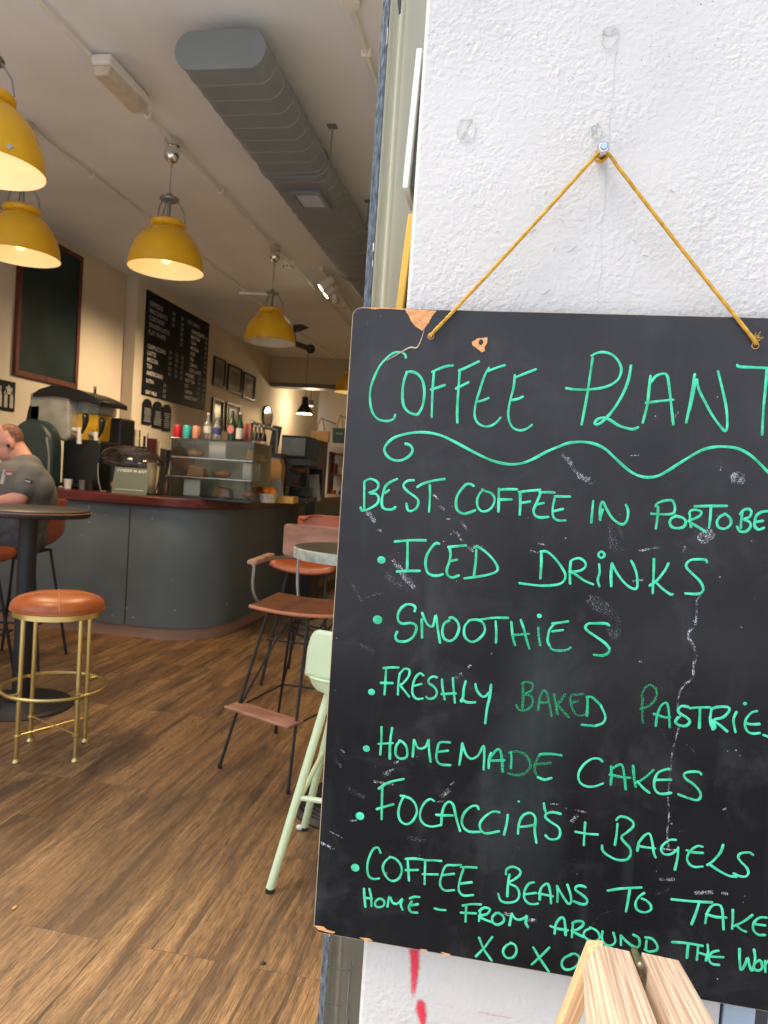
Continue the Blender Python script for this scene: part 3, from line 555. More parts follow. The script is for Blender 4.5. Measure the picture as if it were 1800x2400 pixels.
line('lettering', [(5, """o293,1135,31; 458,910 455,1010 452,1160; 430,935 500,890 615,862; 415,1085 480,1065 540,1048; 620,985 590,1040 575,1110 590,1170 635,1195 680,1170 710,1110 700,1050 660,1005 590,985; 838,1025 810,1010 770,1035 740,1090 735,1150 765,1195 820,1212 890,1200; 890,1195 895,1120 915,1055 950,1030 980,1060 1000,1150 1028,1245; 852,1125 910,1130 978,1130;
1165,1085 1150,1060 1110,1065 1060,1110 1040,1170 1055,1220 1100,1250 1180,1250; 1318,1108 1270,1102 1215,1135 1175,1185 1180,1235 1220,1262 1315,1245; 1378,1125 1370,1190 1350,1272; o1458,1028,9; 1452,1265 1460,1190 1490,1130 1545,1112 1580,1150 1575,1240 1588,1332; 1455,1215 1520,1210 1570,1200"""),
(6, """15,1040 20,1080 30,1110; 140,1120 90,1108 40,1115 25,1140 60,1175 120,1215 135,1260 115,1300 60,1305 25,1275; 318,1180 312,1260 308,1350; 245,1250 330,1265 412,1270; 555,1190 548,1270 535,1350; 545,1165 570,1140 620,1145 665,1175 670,1210 630,1250 585,1285 600,1320 645,1370 650,1420 620,1455 550,1455 480,1420 445,1385 442,1350;
710,1330 705,1360 700,1390; 710,1330 750,1280 790,1265 810,1330 820,1400 835,1440; 710,1355 770,1365 832,1372; 985,1310 940,1310 890,1345 875,1385 900,1415 950,1412 1000,1375; 1000,1365 995,1440 975,1530; 1180,1360 1140,1355 1090,1390 1065,1440 1080,1485 1120,1508 1180,1505; 1060,1385 1110,1400 1182,1405; 1330,1345 1310,1400 1260,1460 1212,1495; 1225,1485 1290,1530 1370,1572 1430,1580; 1550,1420 1520,1402 1460,1408 1440,1435 1460,1470 1500,1510 1515,1550 1495,1578 1450,1575 1405,1555""")], label='bullet line about focaccias and bagels')
line('lettering', [(7, """o400,252,29; 580,148 560,110 525,125 495,190 485,250 495,310 530,332 570,328; 650,175 610,210 595,255 615,310 655,345 700,335 728,285 720,230 685,190 645,175; 770,190 775,260 780,345; 755,190 820,188 880,195; 755,270 800,269 845,268; 895,205 892,290 890,370; 890,200 950,200 1010,205; 875,298 930,299 985,300;
1150,232 1100,235 1040,240 1010,310 1000,370 1030,412 1100,410; 1015,305 1100,295; 1260,252 1200,248 1145,248; 1165,260 1140,340 1132,410 1165,448 1235,445; 1140,365 1225,355; 1490,300 1480,370 1475,455; 1465,300 1470,265 1510,245 1560,265 1565,300 1525,335 1485,360 1540,390 1560,440 1540,485 1480,500 1430,485 1410,435"""),
(8, """5,355 -30,365 -60,410 -65,460 -40,500 0,510 35,505; -60,440 20,430; 45,480 50,410 75,375 105,370 120,430 125,505; 35,435 90,445 140,455; 170,495 172,430 168,380; 170,385 200,440 245,505 268,490 260,430 240,370; 370,390 340,380 305,385 300,410 340,440 378,475 375,505 340,510 285,490; 525,415 620,400 765,392; 682,405 670,480 655,562;
785,430 745,460 722,505 735,550 785,568 830,550 828,515 800,485 765,470; 975,475 1100,488 1265,498; 1175,490 1150,570 1118,652; 1215,645 1230,570 1265,520 1310,515 1335,550 1345,690; 1220,580 1290,600 1365,605; 1410,548 1410,610 1405,685; 1550,585 1490,630 1420,665; 1430,655 1470,690 1505,705; 1650,605 1600,605 1560,640 1555,690 1590,725 1640,728; 1560,650 1640,660""")], label='bullet line about coffee beans to take')
line('lettering', [(7, """462,400 465,460 472,530; 500,400 512,460 515,525; 460,465 520,470; 570,470 545,490 542,520 570,532 600,520 605,490 580,470; 628,530 642,455 665,500 700,505 735,470 722,510 735,550; 855,460 820,458 785,470; 800,490 780,530 795,565 840,570; 785,520 845,510; 960,540 1000,550 1040,552;
1185,525 1182,580 1180,635; 1158,520 1220,510 1290,512; 1145,570 1255,575; 1285,555 1275,630; 1275,560 1310,535 1352,545 1330,580 1275,595 1320,620 1370,638; 1400,570 1370,600 1375,640 1410,655 1450,630 1445,595 1410,570; 1490,660 1505,590; 1505,575 1530,610 1560,620 1600,605 1615,590 1605,640 1622,672"""),
(8, """150,720 160,650 190,610 215,610 225,660 228,730; 120,665 180,685 245,695; 280,650 272,745; 275,645 310,630 350,635 350,660 310,690 270,695 310,720 355,742; 405,680 365,700 358,735 395,765 440,770 470,745 450,700 400,672; 490,700 485,750 510,795 555,800 580,770 565,710; 620,800 618,730; 620,730 660,775 720,815 750,800 745,750 705,725; 800,765 795,830; 790,745 840,755 875,800 870,835 820,845 785,830;
980,778 1080,785 1198,805; 1095,790 1085,890; 1165,800 1160,860 1155,905; 1232,795 1235,850 1220,910; 1160,850 1240,875; 1310,838 1265,850 1240,890 1260,930 1315,940; 1245,880 1345,885; 1458,825 1458,900 1468,975 1500,930 1515,885 1530,950 1548,978 1568,900 1560,830; 1600,905 1565,930 1560,965 1590,980 1618,960 1612,920 1598,905; 1638,910 1640,990; 1640,935 1670,905 1700,900; 1740,900 1735,1000 1780,1010; 1830,920 1825,1010; 1825,920 1880,960 1870,1010 1820,1015""", .0018)], label='line reading home from around the world')
line('lettering', [(7, '1275,745 1310,830 1365,910; 1370,740 1310,820 1252,880; 1500,785 1460,810 1445,850 1470,888 1515,885 1540,845 1530,800 1495,782'), (8, '0,815 50,900 110,988; 115,815 50,880 -12,937; 270,865 220,890 200,930 220,968 265,970 315,935 328,890 300,862 265,862')], label='row of crosses and noughts')
# chalk scuffs
def scuffs(name, items, mat):
    mb = MB()
    for c, s, wd in items:
        ps = smoothline([P2(c, x, y) for x, y in parse(s)], 3); n = len(ps); L = []; kst[0] += 1; e = .00012+.00002*(kst[0] % 9)
        for i, p in enumerate(ps):
            t = (ps[min(i+1, n-1)]-ps[max(i-1, 0)]); t.y = 0; t = t.normalized() if t.length > 1e-9 else Vector((1, 0, 0)); q = Vector((-t.z, 0, t.x))
            h = wd/1680*1.1/CROPS[c][2]/2*(random.uniform(.75, 1.1) if 0 < i < n-1 else .55)
            L.append((p+q*h, p-q*h))
        for i in range(n-1): mb.quad(*[(v.x, BY-e, v.z) for v in (L[i][1], L[i+1][1], L[i+1][0], L[i][0])])
    return tag(mb.build(name, mat, cb, smooth=False), kind='stuff')
scuffs('chalk_scuff', [(2, '30,1235 75,1280 110,1340 150,1390', 34), (2, '150,1390 200,1430 290,1455', 50), (2, '1365,1430 1420,1425 1478,1428', 105), (2, '1280,1365 1290,1335', 14), (2, '880,965 905,950 950,900', 18), (2, '570,1245 640,1243', 12),
 (3, '195,325 235,365 260,415', 40), (3, '715,195 755,235', 26), (3, '765,285 800,315', 34), (3, '840,260 865,290', 30), (3, '810,385 850,385', 18), (3, '870,470 920,520', 40), (3, '930,405 985,475', 34), (3, '920,540 950,555', 24), (3, '960,580 1030,640', 36), (3, '1030,600 1110,590', 40), (3, '400,700 450,770 500,840 570,925', 46), (3, '1465,632 1535,648', 22), (3, '1530,575 1600,590', 18), (3, '275,470 315,480', 34),
 (3, '885,1625 940,1585', 30), (3, '980,1545 1010,1520', 30), (4, '1125,560 1175,520 1230,480', 100), (4, '655,635 810,605', 26), (4, '1000,645 1015,590', 26), (4, '600,870 695,860', 30), (4, '655,1490 680,1500', 20), (5, '465,830 550,800', 66), (5, '390,880 540,905', 30), (5, '540,745 580,735', 32), (5, '880,1000 950,940', 60), (5, '860,1030 910,1025', 24), (5, '955,905 985,885', 24), (5, '1000,125 1050,100', 24), (5, '1085,45 1110,30', 20), (5, '0,1330 50,1350 105,1380', 24), (5, '75,1248 165,1295', 12), (5, '220,1170 270,1165', 26), (5, '150,640 180,670', 16), (5, '80,200 120,215', 12),
 (6, '60,1045 125,1050', 20), (6, '50,1095 110,1100', 24), (6, '215,1180 260,1130', 46), (6, '240,1090 330,1108', 22), (6, '1325,1090 1360,1075', 22), (7, '150,70 245,120', 22), (7, '1450,570 1505,590', 40), (7, '1600,620 1659,625', 46), (7, '690,335 725,325', 28), (7, '610,300 630,285', 34), (7, '1005,850 1070,865', 16), (8, '1140,430 1270,425', 46), (8, '1330,430 1380,440', 30), (8, '890,330 1000,335', 40), (8, '915,120 1020,130', 26), (8, '-20,620 20,625', 40)], 'chalk')
scuffs('chalk_crack', [(4, '1140,970 1105,1030 1105,1110 1090,1210 1045,1260 1040,1310 1080,1370 1100,1450 1080,1520 1075,1610', 19), (6, '1110,0 1105,120 1035,180 995,290 1015,410 990,540 960,650 945,800 925,1000 935,1120 920,1250 930,1390', 13)], 'chalk')
scuffs('dust_streak', [(3, '330,800 400,860 520,950', 60), (3, '80,880 160,1030', 30), (3, '180,1000 330,960', 20), (3, '230,860 280,980', 10), (3, '120,1350 250,1420', 50), (5, '100,700 160,780', 50), (5, '200,930 330,1000', 60), (5, '640,1290 780,1320', 50), (6, '1060,1240 980,1250', 16), (6, '1010,570 1130,670', 10), (6, '860,1590 960,1600', 60), (8, '860,440 960,400', 30), (8, '410,670 470,590 555,555', 8), (7, '760,210 860,160', 60), (1, '110,160 150,200', 60), (1, '90,330 130,300', 10), (4, '460,420 480,560 470,640', 120), (4, '260,1000 430,1120 470,1320', 110)], 'chalk_thin')
# torn paint and chipped edges
mb = MB(); e = .0004
def patch(c, s): mb.prism([tuple(P2(c, x, y)-Vector((0, .0001, 0))) for x, y in parse(s)], (0, -e, 0))
patch(1, '430,80 470,140 485,178 522,222 575,256 600,225 628,190 652,140 690,96 600,90 520,86'); patch(1, '967,345 1015,315 1055,312 1092,306 1090,350 1068,390 1074,415 1046,426 1010,396 975,372')
patch(1, '80,68 150,70 215,70 330,74 430,80 425,90 330,82 250,80 200,86 140,76'); patch(7, '110,660 175,668 200,690 260,708 240,716 190,704 140,690'); patch(7, '430,745 500,752 525,770 470,766'); patch(7, '855,825 910,833 905,845 870,838'); patch(7, '1005,848 1070,862 1075,874 1030,866')
mb.build('bare_patch', 'bare', cb, smooth=False)
p = P2(1, 1040, 345); MB().ball((p.x, BY-.0005, p.z), .0035, 10, 6, (1, .15, 1.3)).build('screw_hole', 'black', cb)
mb = MB(); mb.tube([tuple(q-Vector((0, .0006, 0))) for q in smoothline([P2(1, x, y) for x, y in parse('592,238 575,300 552,360 525,392 495,386 460,395 400,430 350,458 290,492')], 3)], [.0004+.0009*math.sin(math.pi*i/24) for i in range(25)], 5, squash=.6)
mb.build('torn_flap', 'mdf', cb)
b = MB()
for u, v in ((1010, 788), (1770, 810)): q = py(u, v, BY); b.lathe([(.0046, 0), (.0052, .0006), (.0042, .0008)], (q.x, BY-.0002, q.z), 14, rot=Matrix.Rotation(rad(90), 3, 'X'))
b.build('rope_hole', 'bare', cb)

# ------------------------------------------------------------------ cord and wall bolt
bt = py(1415, 345, 1.085)
bo = thing('wall_bolt', 'bright steel bolt fixed in the white wall above the chalkboard', 'bolt', (bt.x, WY, bt.z))
R90 = Matrix.Rotation(rad(90), 3, 'X')
MB().lathe([(.0001, 0), (.0048, 0), (.0048, .045), (.0001, .045)], (bt.x, WY, bt.z), 14, rot=R90).build('shank', 'steel', bo)
MB().lathe([(.0001, .036), (.0088, .036), (.0092, .0375), (.0082, .041), (.0055, .0435), (.005, .042), (.0001, .041)], (bt.x, WY, bt.z), 20, rot=R90).build('head', 'steel', bo)
def cord_path():
    L = py(1010, 788, BY); Rr = py(1770, 806, BY); t = Vector((bt.x, WY-.016, bt.z))
    pts = [Vector((L.x, BY+.004, L.z)), Vector((L.x+.001, BY-.0035, L.z+.002))]
    a = Vector((L.x+.004, BY-.004, L.z+.005)); c = Vector((t.x-.0075, t.y-.002, t.z-.001))
    for i in range(1, 15): k = i/15; pts.append(a.lerp(c, k)+Vector((0, 0, -.0022*math.sin(math.pi*k))))
    for k in range(0, 13): q = rad(200-k*35); pts.append(Vector((t.x+.0075*math.cos(q), t.y-.006+.0011*k, t.z+.0075*math.sin(q))))
    c = Vector((t.x+.0072, t.y-.010, t.z-.002)); a = Vector((Rr.x-.004, BY-.004, Rr.z+.006))
    for i in range(0, 15): k = i/15; pts.append(c.lerp(a, k)+Vector((0, 0, -.0018*math.sin(math.pi*k))))
    pts += [Vector((Rr.x-.001, BY-.0035, Rr.z+.002)), Vector((Rr.x, BY+.004, Rr.z))]
    return smoothline(pts, 6)
def twisted(path, r, rs, pitch, strands=3):
    mb = MB(); n = len(path)
    acc = [0]
    for i in range(1, n): acc.append(acc[-1]+(path[i]-path[i-1]).length)
    tot = acc[-1]; N = int(tot/pitch*9); pts = []; j = 0
    for i in range(N+1):
        s = tot*i/N
        while j < n-2 and acc[j+1] < s: j += 1
        k = (s-acc[j])/max(1e-9, acc[j+1]-acc[j]); pts.append((path[j].lerp(path[j+1], min(1, k)), (path[j+1]-path[j]).normalized(), s))
    for st in range(strands):
        out = []
        for p, t, s in pts:
            u = t.cross(Vector((0, 1, 0))); u = u.normalized() if u.length > 1e-4 else Vector((1, 0, 0)); v = t.cross(u)
            q = 2*math.pi*(s/pitch+st/strands); out.append(p+u*math.cos(q)*rs+v*math.sin(q)*rs)
        mb.tube(out, r, 5)
    return mb
rp = twisted(cord_path(), .0017, .00135, .0085, 3)
Rr = py(1770, 806, BY); frz = MB()
for k in range(26):
    a = Vector((Rr.x+random.uniform(-.006, .002), BY-.005, Rr.z+random.uniform(0, .012))); frz.tube([a, a+Vector((random.uniform(-.001, .007), random.uniform(-.004, 0), random.uniform(-.001, .007)))], .00025, 3)
rt = thing('cord', 'twisted yellow cord looped over the bolt and through the chalkboard', 'cord', (bt.x, WY-.01, bt.z-.3))
rp.build('strands', 'rope', rt); frz.build('frayed_end', 'rope', rt)

# ------------------------------------------------------------------ pine A-frame in front of the board
af = thing('wooden_easel', 'weathered pine folding A-frame top with a brass hinge in front of the chalkboard', 'easel', (.3, .85, 0))
d = ray(1277, 1703).normalized(); A0 = py(1404, 2213, .955)
xdir = (py(1477, 2229, .955)-A0).normalized()
nrm = xdir.cross(d).normalized()
if nrm.z < 0: nrm = -nrm
wid = (py(1477, 2229, .955)-A0).length
def lumber(vs, ex, ey, name, m):
    # one sawn length; vs: four far corners then four near corners, grain along ey; it keeps its own axes
    ey = ey.normalized(); ez = ex.cross(ey).normalized(); ex = ey.cross(ez).normalized(); R = Matrix((ex, ey, ez)); o = vs[0]
    ob = MB().add([R @ (v-o) for v in vs], [(0, 1, 2, 3), (7, 6, 5, 4), (0, 4, 5, 1), (1, 5, 6, 2), (2, 6, 7, 3), (3, 7, 4, 0)]).build(name, m, af, smooth=False, bevel=.0016, world=False)
    ob.matrix_basis = Matrix.Translation(o-af.location) @ R.transposed().to_4x4(); return ob
wid = (py(1477, 2229, .955)-A0).length; sv = (py(1377, 2246, .955)-A0).normalized(); bk = -d*.42
B0 = A0+xdir*wid
lumber([A0, B0, B0+sv*.02-nrm*.035, A0+sv*.036]+[A0+bk, B0+bk, B0+bk+sv*.02-nrm*.04, A0+bk+sv*.062], xdir, d, 'rail', 'pine')
A1 = py(1503, 2231, .955); w2 = (py(1592, 2232, .955)-A1).length; B1 = A1+xdir*w2
lumber([A1, B1, B1-nrm*.05, A1-nrm*.05]+[A1+bk, B1+bk, B1+bk-nrm*.05, A1+bk-nrm*.05], xdir, d, 'rail', 'pine')
hb = MB(); h0, h1 = py(1488, 2231, .94), None
h0 = A0+xdir*(wid+.0045)+nrm*.003
for k in range(3): hb.tube([h0-d*(.004+.0195*k), h0-d*(.0225+.0195*k)], .0042, 12)
hb.ball(tuple(h0-d*.066), .0047, 10, 6); hb.box(tuple(h0-d*.035-nrm*.008), (.0015, .05, .012))
hb.build('hinge', 'hinge', af)
TL, TR = py(1381, 2238, .957), py(1420, 2238, .957); ld = (py(1318, 2400, .957)-TL); ld *= TL.z/-ld.z; th = Vector((0, .032, 0))
lumber([TL, TR, TR+th, TL+th]+[TL+ld, TR+ld, TR+ld+th, TL+ld+th], Vector((1, 0, 0)), -ld, 'leg', 'pineside')
for o, sg in ((B1-nrm*.052-xdir*.05, 1),):
    ld2 = Vector((sg*.28, 0, -o.z)); lumber([o, o+Vector((.04, 0, 0)), o+Vector((.04, .032, 0)), o+Vector((0, .032, 0))]+[o+ld2, o+ld2+Vector((.04, 0, 0)), o+ld2+Vector((.04, .032, 0)), o+ld2+Vector((0, .032, 0))], Vector((1, 0, 0)), -ld2, 'leg', 'pineside')
for o, sg in ((A0+bk*.97-nrm*.075, -1), (B1+bk*.97-nrm*.06-xdir*.05, 1)):
    ld2 = Vector((sg*.28, 0, -o.z)); lumber([o, o+Vector((.04, 0, 0)), o+Vector((.04, .032, 0)), o+Vector((0, .032, 0))]+[o+ld2, o+ld2+Vector((.04, 0, 0)), o+ld2+Vector((.04, .032, 0)), o+ld2+Vector((0, .032, 0))], Vector((1, 0, 0)), -ld2, 'leg', 'pineside')

# ------------------------------------------------------------------ next window bay, right of the pier
sw = thing('shop_window', 'blue grey framed shop window at the right edge of the white wall', 'window', (.7, WY, 0))
b = MB().box((.398, WY+.03, 2.0), (.045, .06, 4.2)); b.box((.9, WY+.03, .12), (.95, .06, .24)).build('frame', 'bluegrey', sw, smooth=False, bevel=.002)
MB().box((.4305, WY+.02, 2.12), (.018, .03, 3.74)).build('mullion', 'black', sw, smooth=False, bevel=.001)
MB().box((.91, WY+.045, 2.12), (.93, .006, 3.74)).build('pane', 'shop_glass', sw, smooth=False)
MB().box((.91, WY+.42, 2.12), (.98, .02, 3.9)).build('window_lining', 'plinth', sw, smooth=False)
# ------------------------------------------------------------------ ceiling
def pendant(x, y, rim, lit, label, first=None, watts=11):
    t = thing('pendant_lamp', label, 'pendant lamp', (x, y, rim), 'yellow pendant lamps')
    if first is None:
        out = [(.268, 0), (.270, .006), (.264, .012), (.262, .05), (.252, .10), (.233, .155), (.204, .208), (.166, .255), (.128, .288), (.112, .296), (.108, .302), (.118, .308), (.124, .318), (.124, .334), (.116, .344), (.108, .348)]
        inn = [(.266, .0005), (.261, .012), (.258, .05), (.248, .10), (.229, .153), (.200, .205), (.162, .251), (.124, .283), (.06, .30), (.0001, .302)]
        out = [(r*.945, z*.95) for r, z in out]; inn = [(r*.945, z*.95) for r, z in inn]
        MB().lathe(out, seg=48).build('shade', 'yellow', t, world=False)
        MB().lathe(inn, seg=48).build('reflector', 'shadein', t, world=False)
        b = MB()
        for k in range(3):
            q = rad(20+120*k); b.tube([(.112*math.cos(q), .112*math.sin(q), .33), (.098*math.cos(q), .098*math.sin(q), .40), (.05*math.cos(q), .05*math.sin(q), .475)], .005, 6)
        b.lathe([(.0001, .468), (.062, .468), (.066, .476), (.062, .486), (.02, .492), (.02, .515), (.0001, .515)], seg=20); b.tube([(0, 0, .30), (0, 0, .47)], .012, 8)
        b.build('bracket', 'greysteel', t, world=False)
    else:
        for ch in kids(first):
            if ch.name.split('.')[0] in ('bulb', 'flex', 'ceiling_rose') or ch.type == 'LIGHT': continue
            d = ch.copy(); C.objects.link(d); d.parent = t
    MB().tube([(0, 0, .51), (0, 0, CZ-.17-rim)], .0035, 6).build('flex', 'greysteel', t, world=False)
    z = CZ-rim
    MB().lathe([(.0001, z-.19), (.012, z-.19), (.014, z-.165), (.032, z-.155), (.05, z-.125), (.054, z-.10), (.05, z-.075), (.035, z-.055), (.05, z-.05), (.05, z), (.0001, z)], seg=24).build('ceiling_rose', 'chrome', t, world=False)
    bl = MB().ball((0, 0, .10), .045, 16, 10, (1, 1, 1.2)); bl.tube([(0, 0, .15), (0, 0, .29)], .018, 10); bl.build('bulb', 'bulbon' if lit else 'bulboff', t, world=False)
    if lit:
        l = bpy.data.lights.new('bulb_light', 'POINT'); l.energy = watts*.042; l.color = (1, .58, .17); l.shadow_soft_size = .05
        lo = bpy.data.objects.new('bulb_light', l); C.objects.link(lo); lo.parent = t; lo.location = (0, 0, .02)
        l = bpy.data.lights.new('downlight', 'SPOT'); l.energy = watts*2.2; l.color = (1, .70, .38); l.spot_size = rad(150); l.spot_blend = .5; l.shadow_soft_size = .16
        lo = bpy.data.objects.new('downlight', l); C.objects.link(lo); lo.parent = t; lo.location = (0, 0, -.005)
    return t
pc = pendant(-2.41, 4.63, 2.715, True, 'large lit yellow pendant lamp hanging free in front of the menu board')
pendant(-2.405, 2.90, 2.65, True, 'nearest yellow pendant lamp, cut by the top left corner, small grey diamond on its shade', pc)
pendant(-3.335, 4.38, 2.715, True, 'lit yellow pendant lamp overlapping the tall green board', pc)
pendant(-2.405, 6.8, 2.66, False, 'unlit yellow pendant lamp with a white inside, behind the lit ones', pc)
pendant(-2.40, 10.5, 2.66, True, 'farthest yellow pendant lamp, half hidden by the chalkboard edge', pc, 9)
q = py(24, 344, 2.73); MB().prism([(q.x-.016, q.y, q.z+.004), (q.x, q.y, q.z-.013), (q.x+.018, q.y, q.z-.004), (q.x+.002, q.y, q.z+.013)], (0, -.004, 0)).build('diamond_badge', 'greysteel', [o for o in bpy.data.objects if o.get('label', '').startswith('nearest yellow')][0], smooth=False)
# small black lamp far back
t = thing('pendant_lamp', 'small black pendant lamp with a lit yellow mouth before the back room', 'pendant lamp', (-3.69, 12.5, 2.49))
MB().lathe([(.145, 0), (.143, .02), (.12, .08), (.075, .15), (.058, .18), (.055, .30), (.0001, .31)], seg=28).build('shade', 'black', t, world=False)
MB().lathe([(.142, .002), (.118, .078), (.07, .145), (.0001, .16)], seg=28).build('reflector', 'shadein', t, world=False)
MB().ball((0, 0, .05), .04).build('bulb', 'bulbon', t, world=False); MB().tube([(0, 0, .3), (0, 0, CZ-2.49)], .004, 5).build('flex', 'black', t, world=False)
l = bpy.data.lights.new('bulb_light', 'POINT'); l.energy = 12; l.color = (1, .74, .40); l.shadow_soft_size = .04; lo = bpy.data.objects.new('bulb_light', l); C.objects.link(lo); lo.parent = t; lo.location = (0, 0, .01)

def conduit(x, y0, y1, label, clips, r=.013):
    t = thing('conduit', label, 'conduit', (x, y0, CZ-.03), 'ceiling conduits')
    MB().tube([(x, y0, CZ-.022), (x, y1, CZ-.022)], r, 10).build('pipe', 'conduit', t)
    for y in clips:
        b = MB(); b.tube([(x-.018, y, CZ-.012), (x-.018, y, CZ-.03), (x, y, CZ-.041), (x+.018, y, CZ-.03), (x+.018, y, CZ-.012)], .008, 6); b.box((x, y, CZ-.005), (.05, .025, .01)); b.build('clip', 'conduit', t)
conduit(-2.405, 1.6, 13.1, 'white conduit pipe running from the emergency light to the back beam', (3.77, 4.28, 5.45, 6.2, 8.2))
conduit(-3.335, 1.6, 13.1, 'white conduit pipe nearest the left wall', (4.0, 5.15, 6.6))
t = thing('conduit', 'white conduit pipe right of the grey duct with a round junction box', 'conduit', (-.885, 2.5, CZ), 'ceiling conduits')
MB().tube([(-.885, 3.34, CZ-.022), (-.885, 6.5, CZ-.022)], .013, 10).build('pipe', 'conduit', t)
MB().lathe([(.0001, CZ-.04), (.046, CZ-.04), (.05, CZ-.036), (.05, CZ), (.0001, CZ)], (-.885, 3.32, 0), 24).build('junction_box', 'conduit', t)
b = MB(); b.box((-.885, 3.72, CZ-.02), (.055, .03, .04)); b.build('clip', 'conduit', t, bevel=.008)

# emergency bulkhead light
t = thing('emergency_light', 'yellowed bulkhead emergency light fixed along the ceiling conduit', 'emergency light', (-2.325, 3.84, CZ))
MB().box((-2.325, 3.84, CZ-.055), (.115, .44, .055)).build('housing', 'conduit', t, bevel=.012)
b = MB(); b.prism([(-2.325+x, 3.63, CZ+z) for x, z in ((-.054, -.083), (.054, -.083), (.042, -.135), (-.042, -.135))], (0, .42, 0)); b.build('diffuser', 'diffuser', t, bevel=.01)
b = MB()
for k in range(9): b.box((-2.325-.04+.01*k, 3.84, CZ-.1365), (.003, .39, .003))
b.build('diffuser_rib', 'diffuser', t, smooth=False)
MB().tube([(-2.405, 3.66, CZ-.03), (-2.36, 3.66, CZ-.03)], .012, 8).build('cable_gland', 'conduit', t)

# oval air duct
DX, DW, DH, DZ = -1.52, .23, .09, 3.40
def oval(k, w, h, n=32):
    out = []
    for i in range(n):
        q = 2*math.pi*i/n; cx = (w-h) if math.cos(q) > 0 else -(w-h); out.append((DX+cx+h*math.cos(q)*k, DZ+h*math.sin(q)*k))
    return out
t = thing('air_duct', 'long grey oval air duct hung under the ceiling', 'duct', (DX, 3.35, DZ))
b = MB(); ys = [3.35]; rings = []
y = 3.35
while y < 13.0: y += .145; rings.append(y)
prof = [(3.35, 1)]
for r in rings: prof += [(r-.010, 1), (r-.005, 1.035), (r+.003, 1.035), (r+.007, 1)]
prof.append((13.1, 1)); n = 32; vs = []; fs = []
for y, k in prof:
    for x, z in oval(1, DW+.10*(k-1), DH*(1+(k-1))): vs.append((x, y, z))
for i in range(len(prof)-1):
    for j in range(n): fs.append((i*n+j, (i+1)*n+j, (i+1)*n+(j+1) % n, i*n+(j+1) % n))
b.add(vs, fs); b.build('duct_body', 'duct', t, ang=.5)
e = oval(1, DW+.004, DH+.004); MB().prism([(x, 3.342, z) for x, z in e], (0, .02, 0)).build('end_cap', 'duct', t, smooth=False, bevel=.003)
for yy in (4.55, 6.9, 9.2):
    b = MB(); e0 = oval(1, DW+.012, DH+.012); b.prism([(x, yy, z) for x, z in e0], (0, .035, 0)); b.build('joint_collar', 'duct', t, smooth=False)
for yy in (4.5, 5.7, 7.2, 9.0):
    b = MB(); b.tube([(DX+DW+.03, yy, DZ-.02), (DX+DW+.03, yy, CZ)], .005, 6); b.box((DX+DW+.03, yy, CZ-.004), (.06, .06, .006)); b.build('hanger', 'duct', t, smooth=False)
g = pz(718, 468, DZ-DH-.01)
vt = MB(); fx, fy = DX+.02, g.y
for a, c, d2, e2 in ((0, -.13, .22, .025), (0, .13, .22, .025), (-.0975, 0, .025, .235), (.0975, 0, .025, .235)): vt.box((fx+a, fy+c, DZ-DH-.016), (d2, e2, .025))
gv = vt.build('air_grille', 'duct', t, smooth=False); vt = MB()
for k in range(8): vt.box((fx, fy-.105+.030*k, DZ-DH-.012), (.17, .006, .016), rot=Matrix.Rotation(.6, 3, 'X'))
vt.build('louvre', 'greysteel', gv, smooth=False, world=True)

# spot lamps, smoke detector, dark fan
tr = pz(705, 600, 3.45); tr0 = Vector((-1.83, 7.6, 3.5))
def spot(u, v, Y, lit, tilt, label, L=.17, aim=None):
    h = py(u, v, Y)
    t = thing('spot_lamp', label, 'spot lamp', tuple(h), 'white spot lamps beside the duct')
    ax = (Vector(aim)-h).normalized() if aim else Vector((math.sin(tilt), 0, -1)).normalized(); R = Vector((0, 0, 1)).rotation_difference(-ax).to_matrix()
    MB().lathe([(.0001, L), (.042, L), (.048, L-.02), (.048, .004), (.044, 0), (.040, .004)], tuple(h), 20, rot=R).build('barrel', 'conduit', t)
    MB().disc(.041, .006, (0, 0, 0), 20).build('lens', 'spotlens' if lit else 'shadein', t, world=False, smooth=False).matrix_basis = R.to_4x4()
    e = h-ax*L*.8; MB().tube([e, (e.x, e.y, CZ-.05)], .008, 6).build('stem', 'conduit', t)
    if lit:
        l = bpy.data.lights.new('spot_light', 'SPOT'); l.energy = 85; l.spot_size = 1.25; l.spot_blend = .8; l.color = (1, .72, .43); l.shadow_soft_size = .03
        lo = bpy.data.objects.new('spot_light', l); C.objects.link(lo); lo.parent = t; lo.location = ax*.02; lo.rotation_euler = (-ax).to_track_quat('Z', 'Y').to_euler()
    return h
h1 = spot(751, 675, 7.6, True, -.25, 'lit white spot lamp beside the duct, higher of the two glowing', aim=(-4.4, 6.8, 1.3)); h2 = spot(763, 693, 8.1, True, -.25, 'lit white spot lamp beside the duct, lower of the two glowing', aim=(-4.4, 7.5, 1.3))
h3 = spot(786, 713, 8.6, False, 0, 'unlit white spot lamp pointing straight down beside the duct'); h4 = spot(812, 720, 9.0, False, .5, 'unlit white spot lamp tilted towards the chalkboard edge')
solo(MB().tube([(h1.x+.05, h1.y-.2, CZ-.035), (h4.x+.02, h4.y+.4, CZ-.035)], .022, 8), 'light_track', 'conduit', 'white ceiling track carrying the spot lamps beside the duct', 'light track')
h = pz(676, 625, CZ-.05)
t = thing('smoke_detector', 'round white smoke detector on the ceiling by the conduit', 'smoke detector', (h.x, h.y, CZ))
MB().lathe([(.0001, CZ-.075), (.04, CZ-.07), (.055, CZ-.045), (.065, CZ-.03), (.065, CZ), (.0001, CZ)], (h.x, h.y, 0), 20).build('body', 'conduit', t)
b = MB()
for k in range(8): q = rad(45*k); b.box((h.x+.05*math.cos(q), h.y+.05*math.sin(q), CZ-.052), (.012, .012, .014), rz=q)
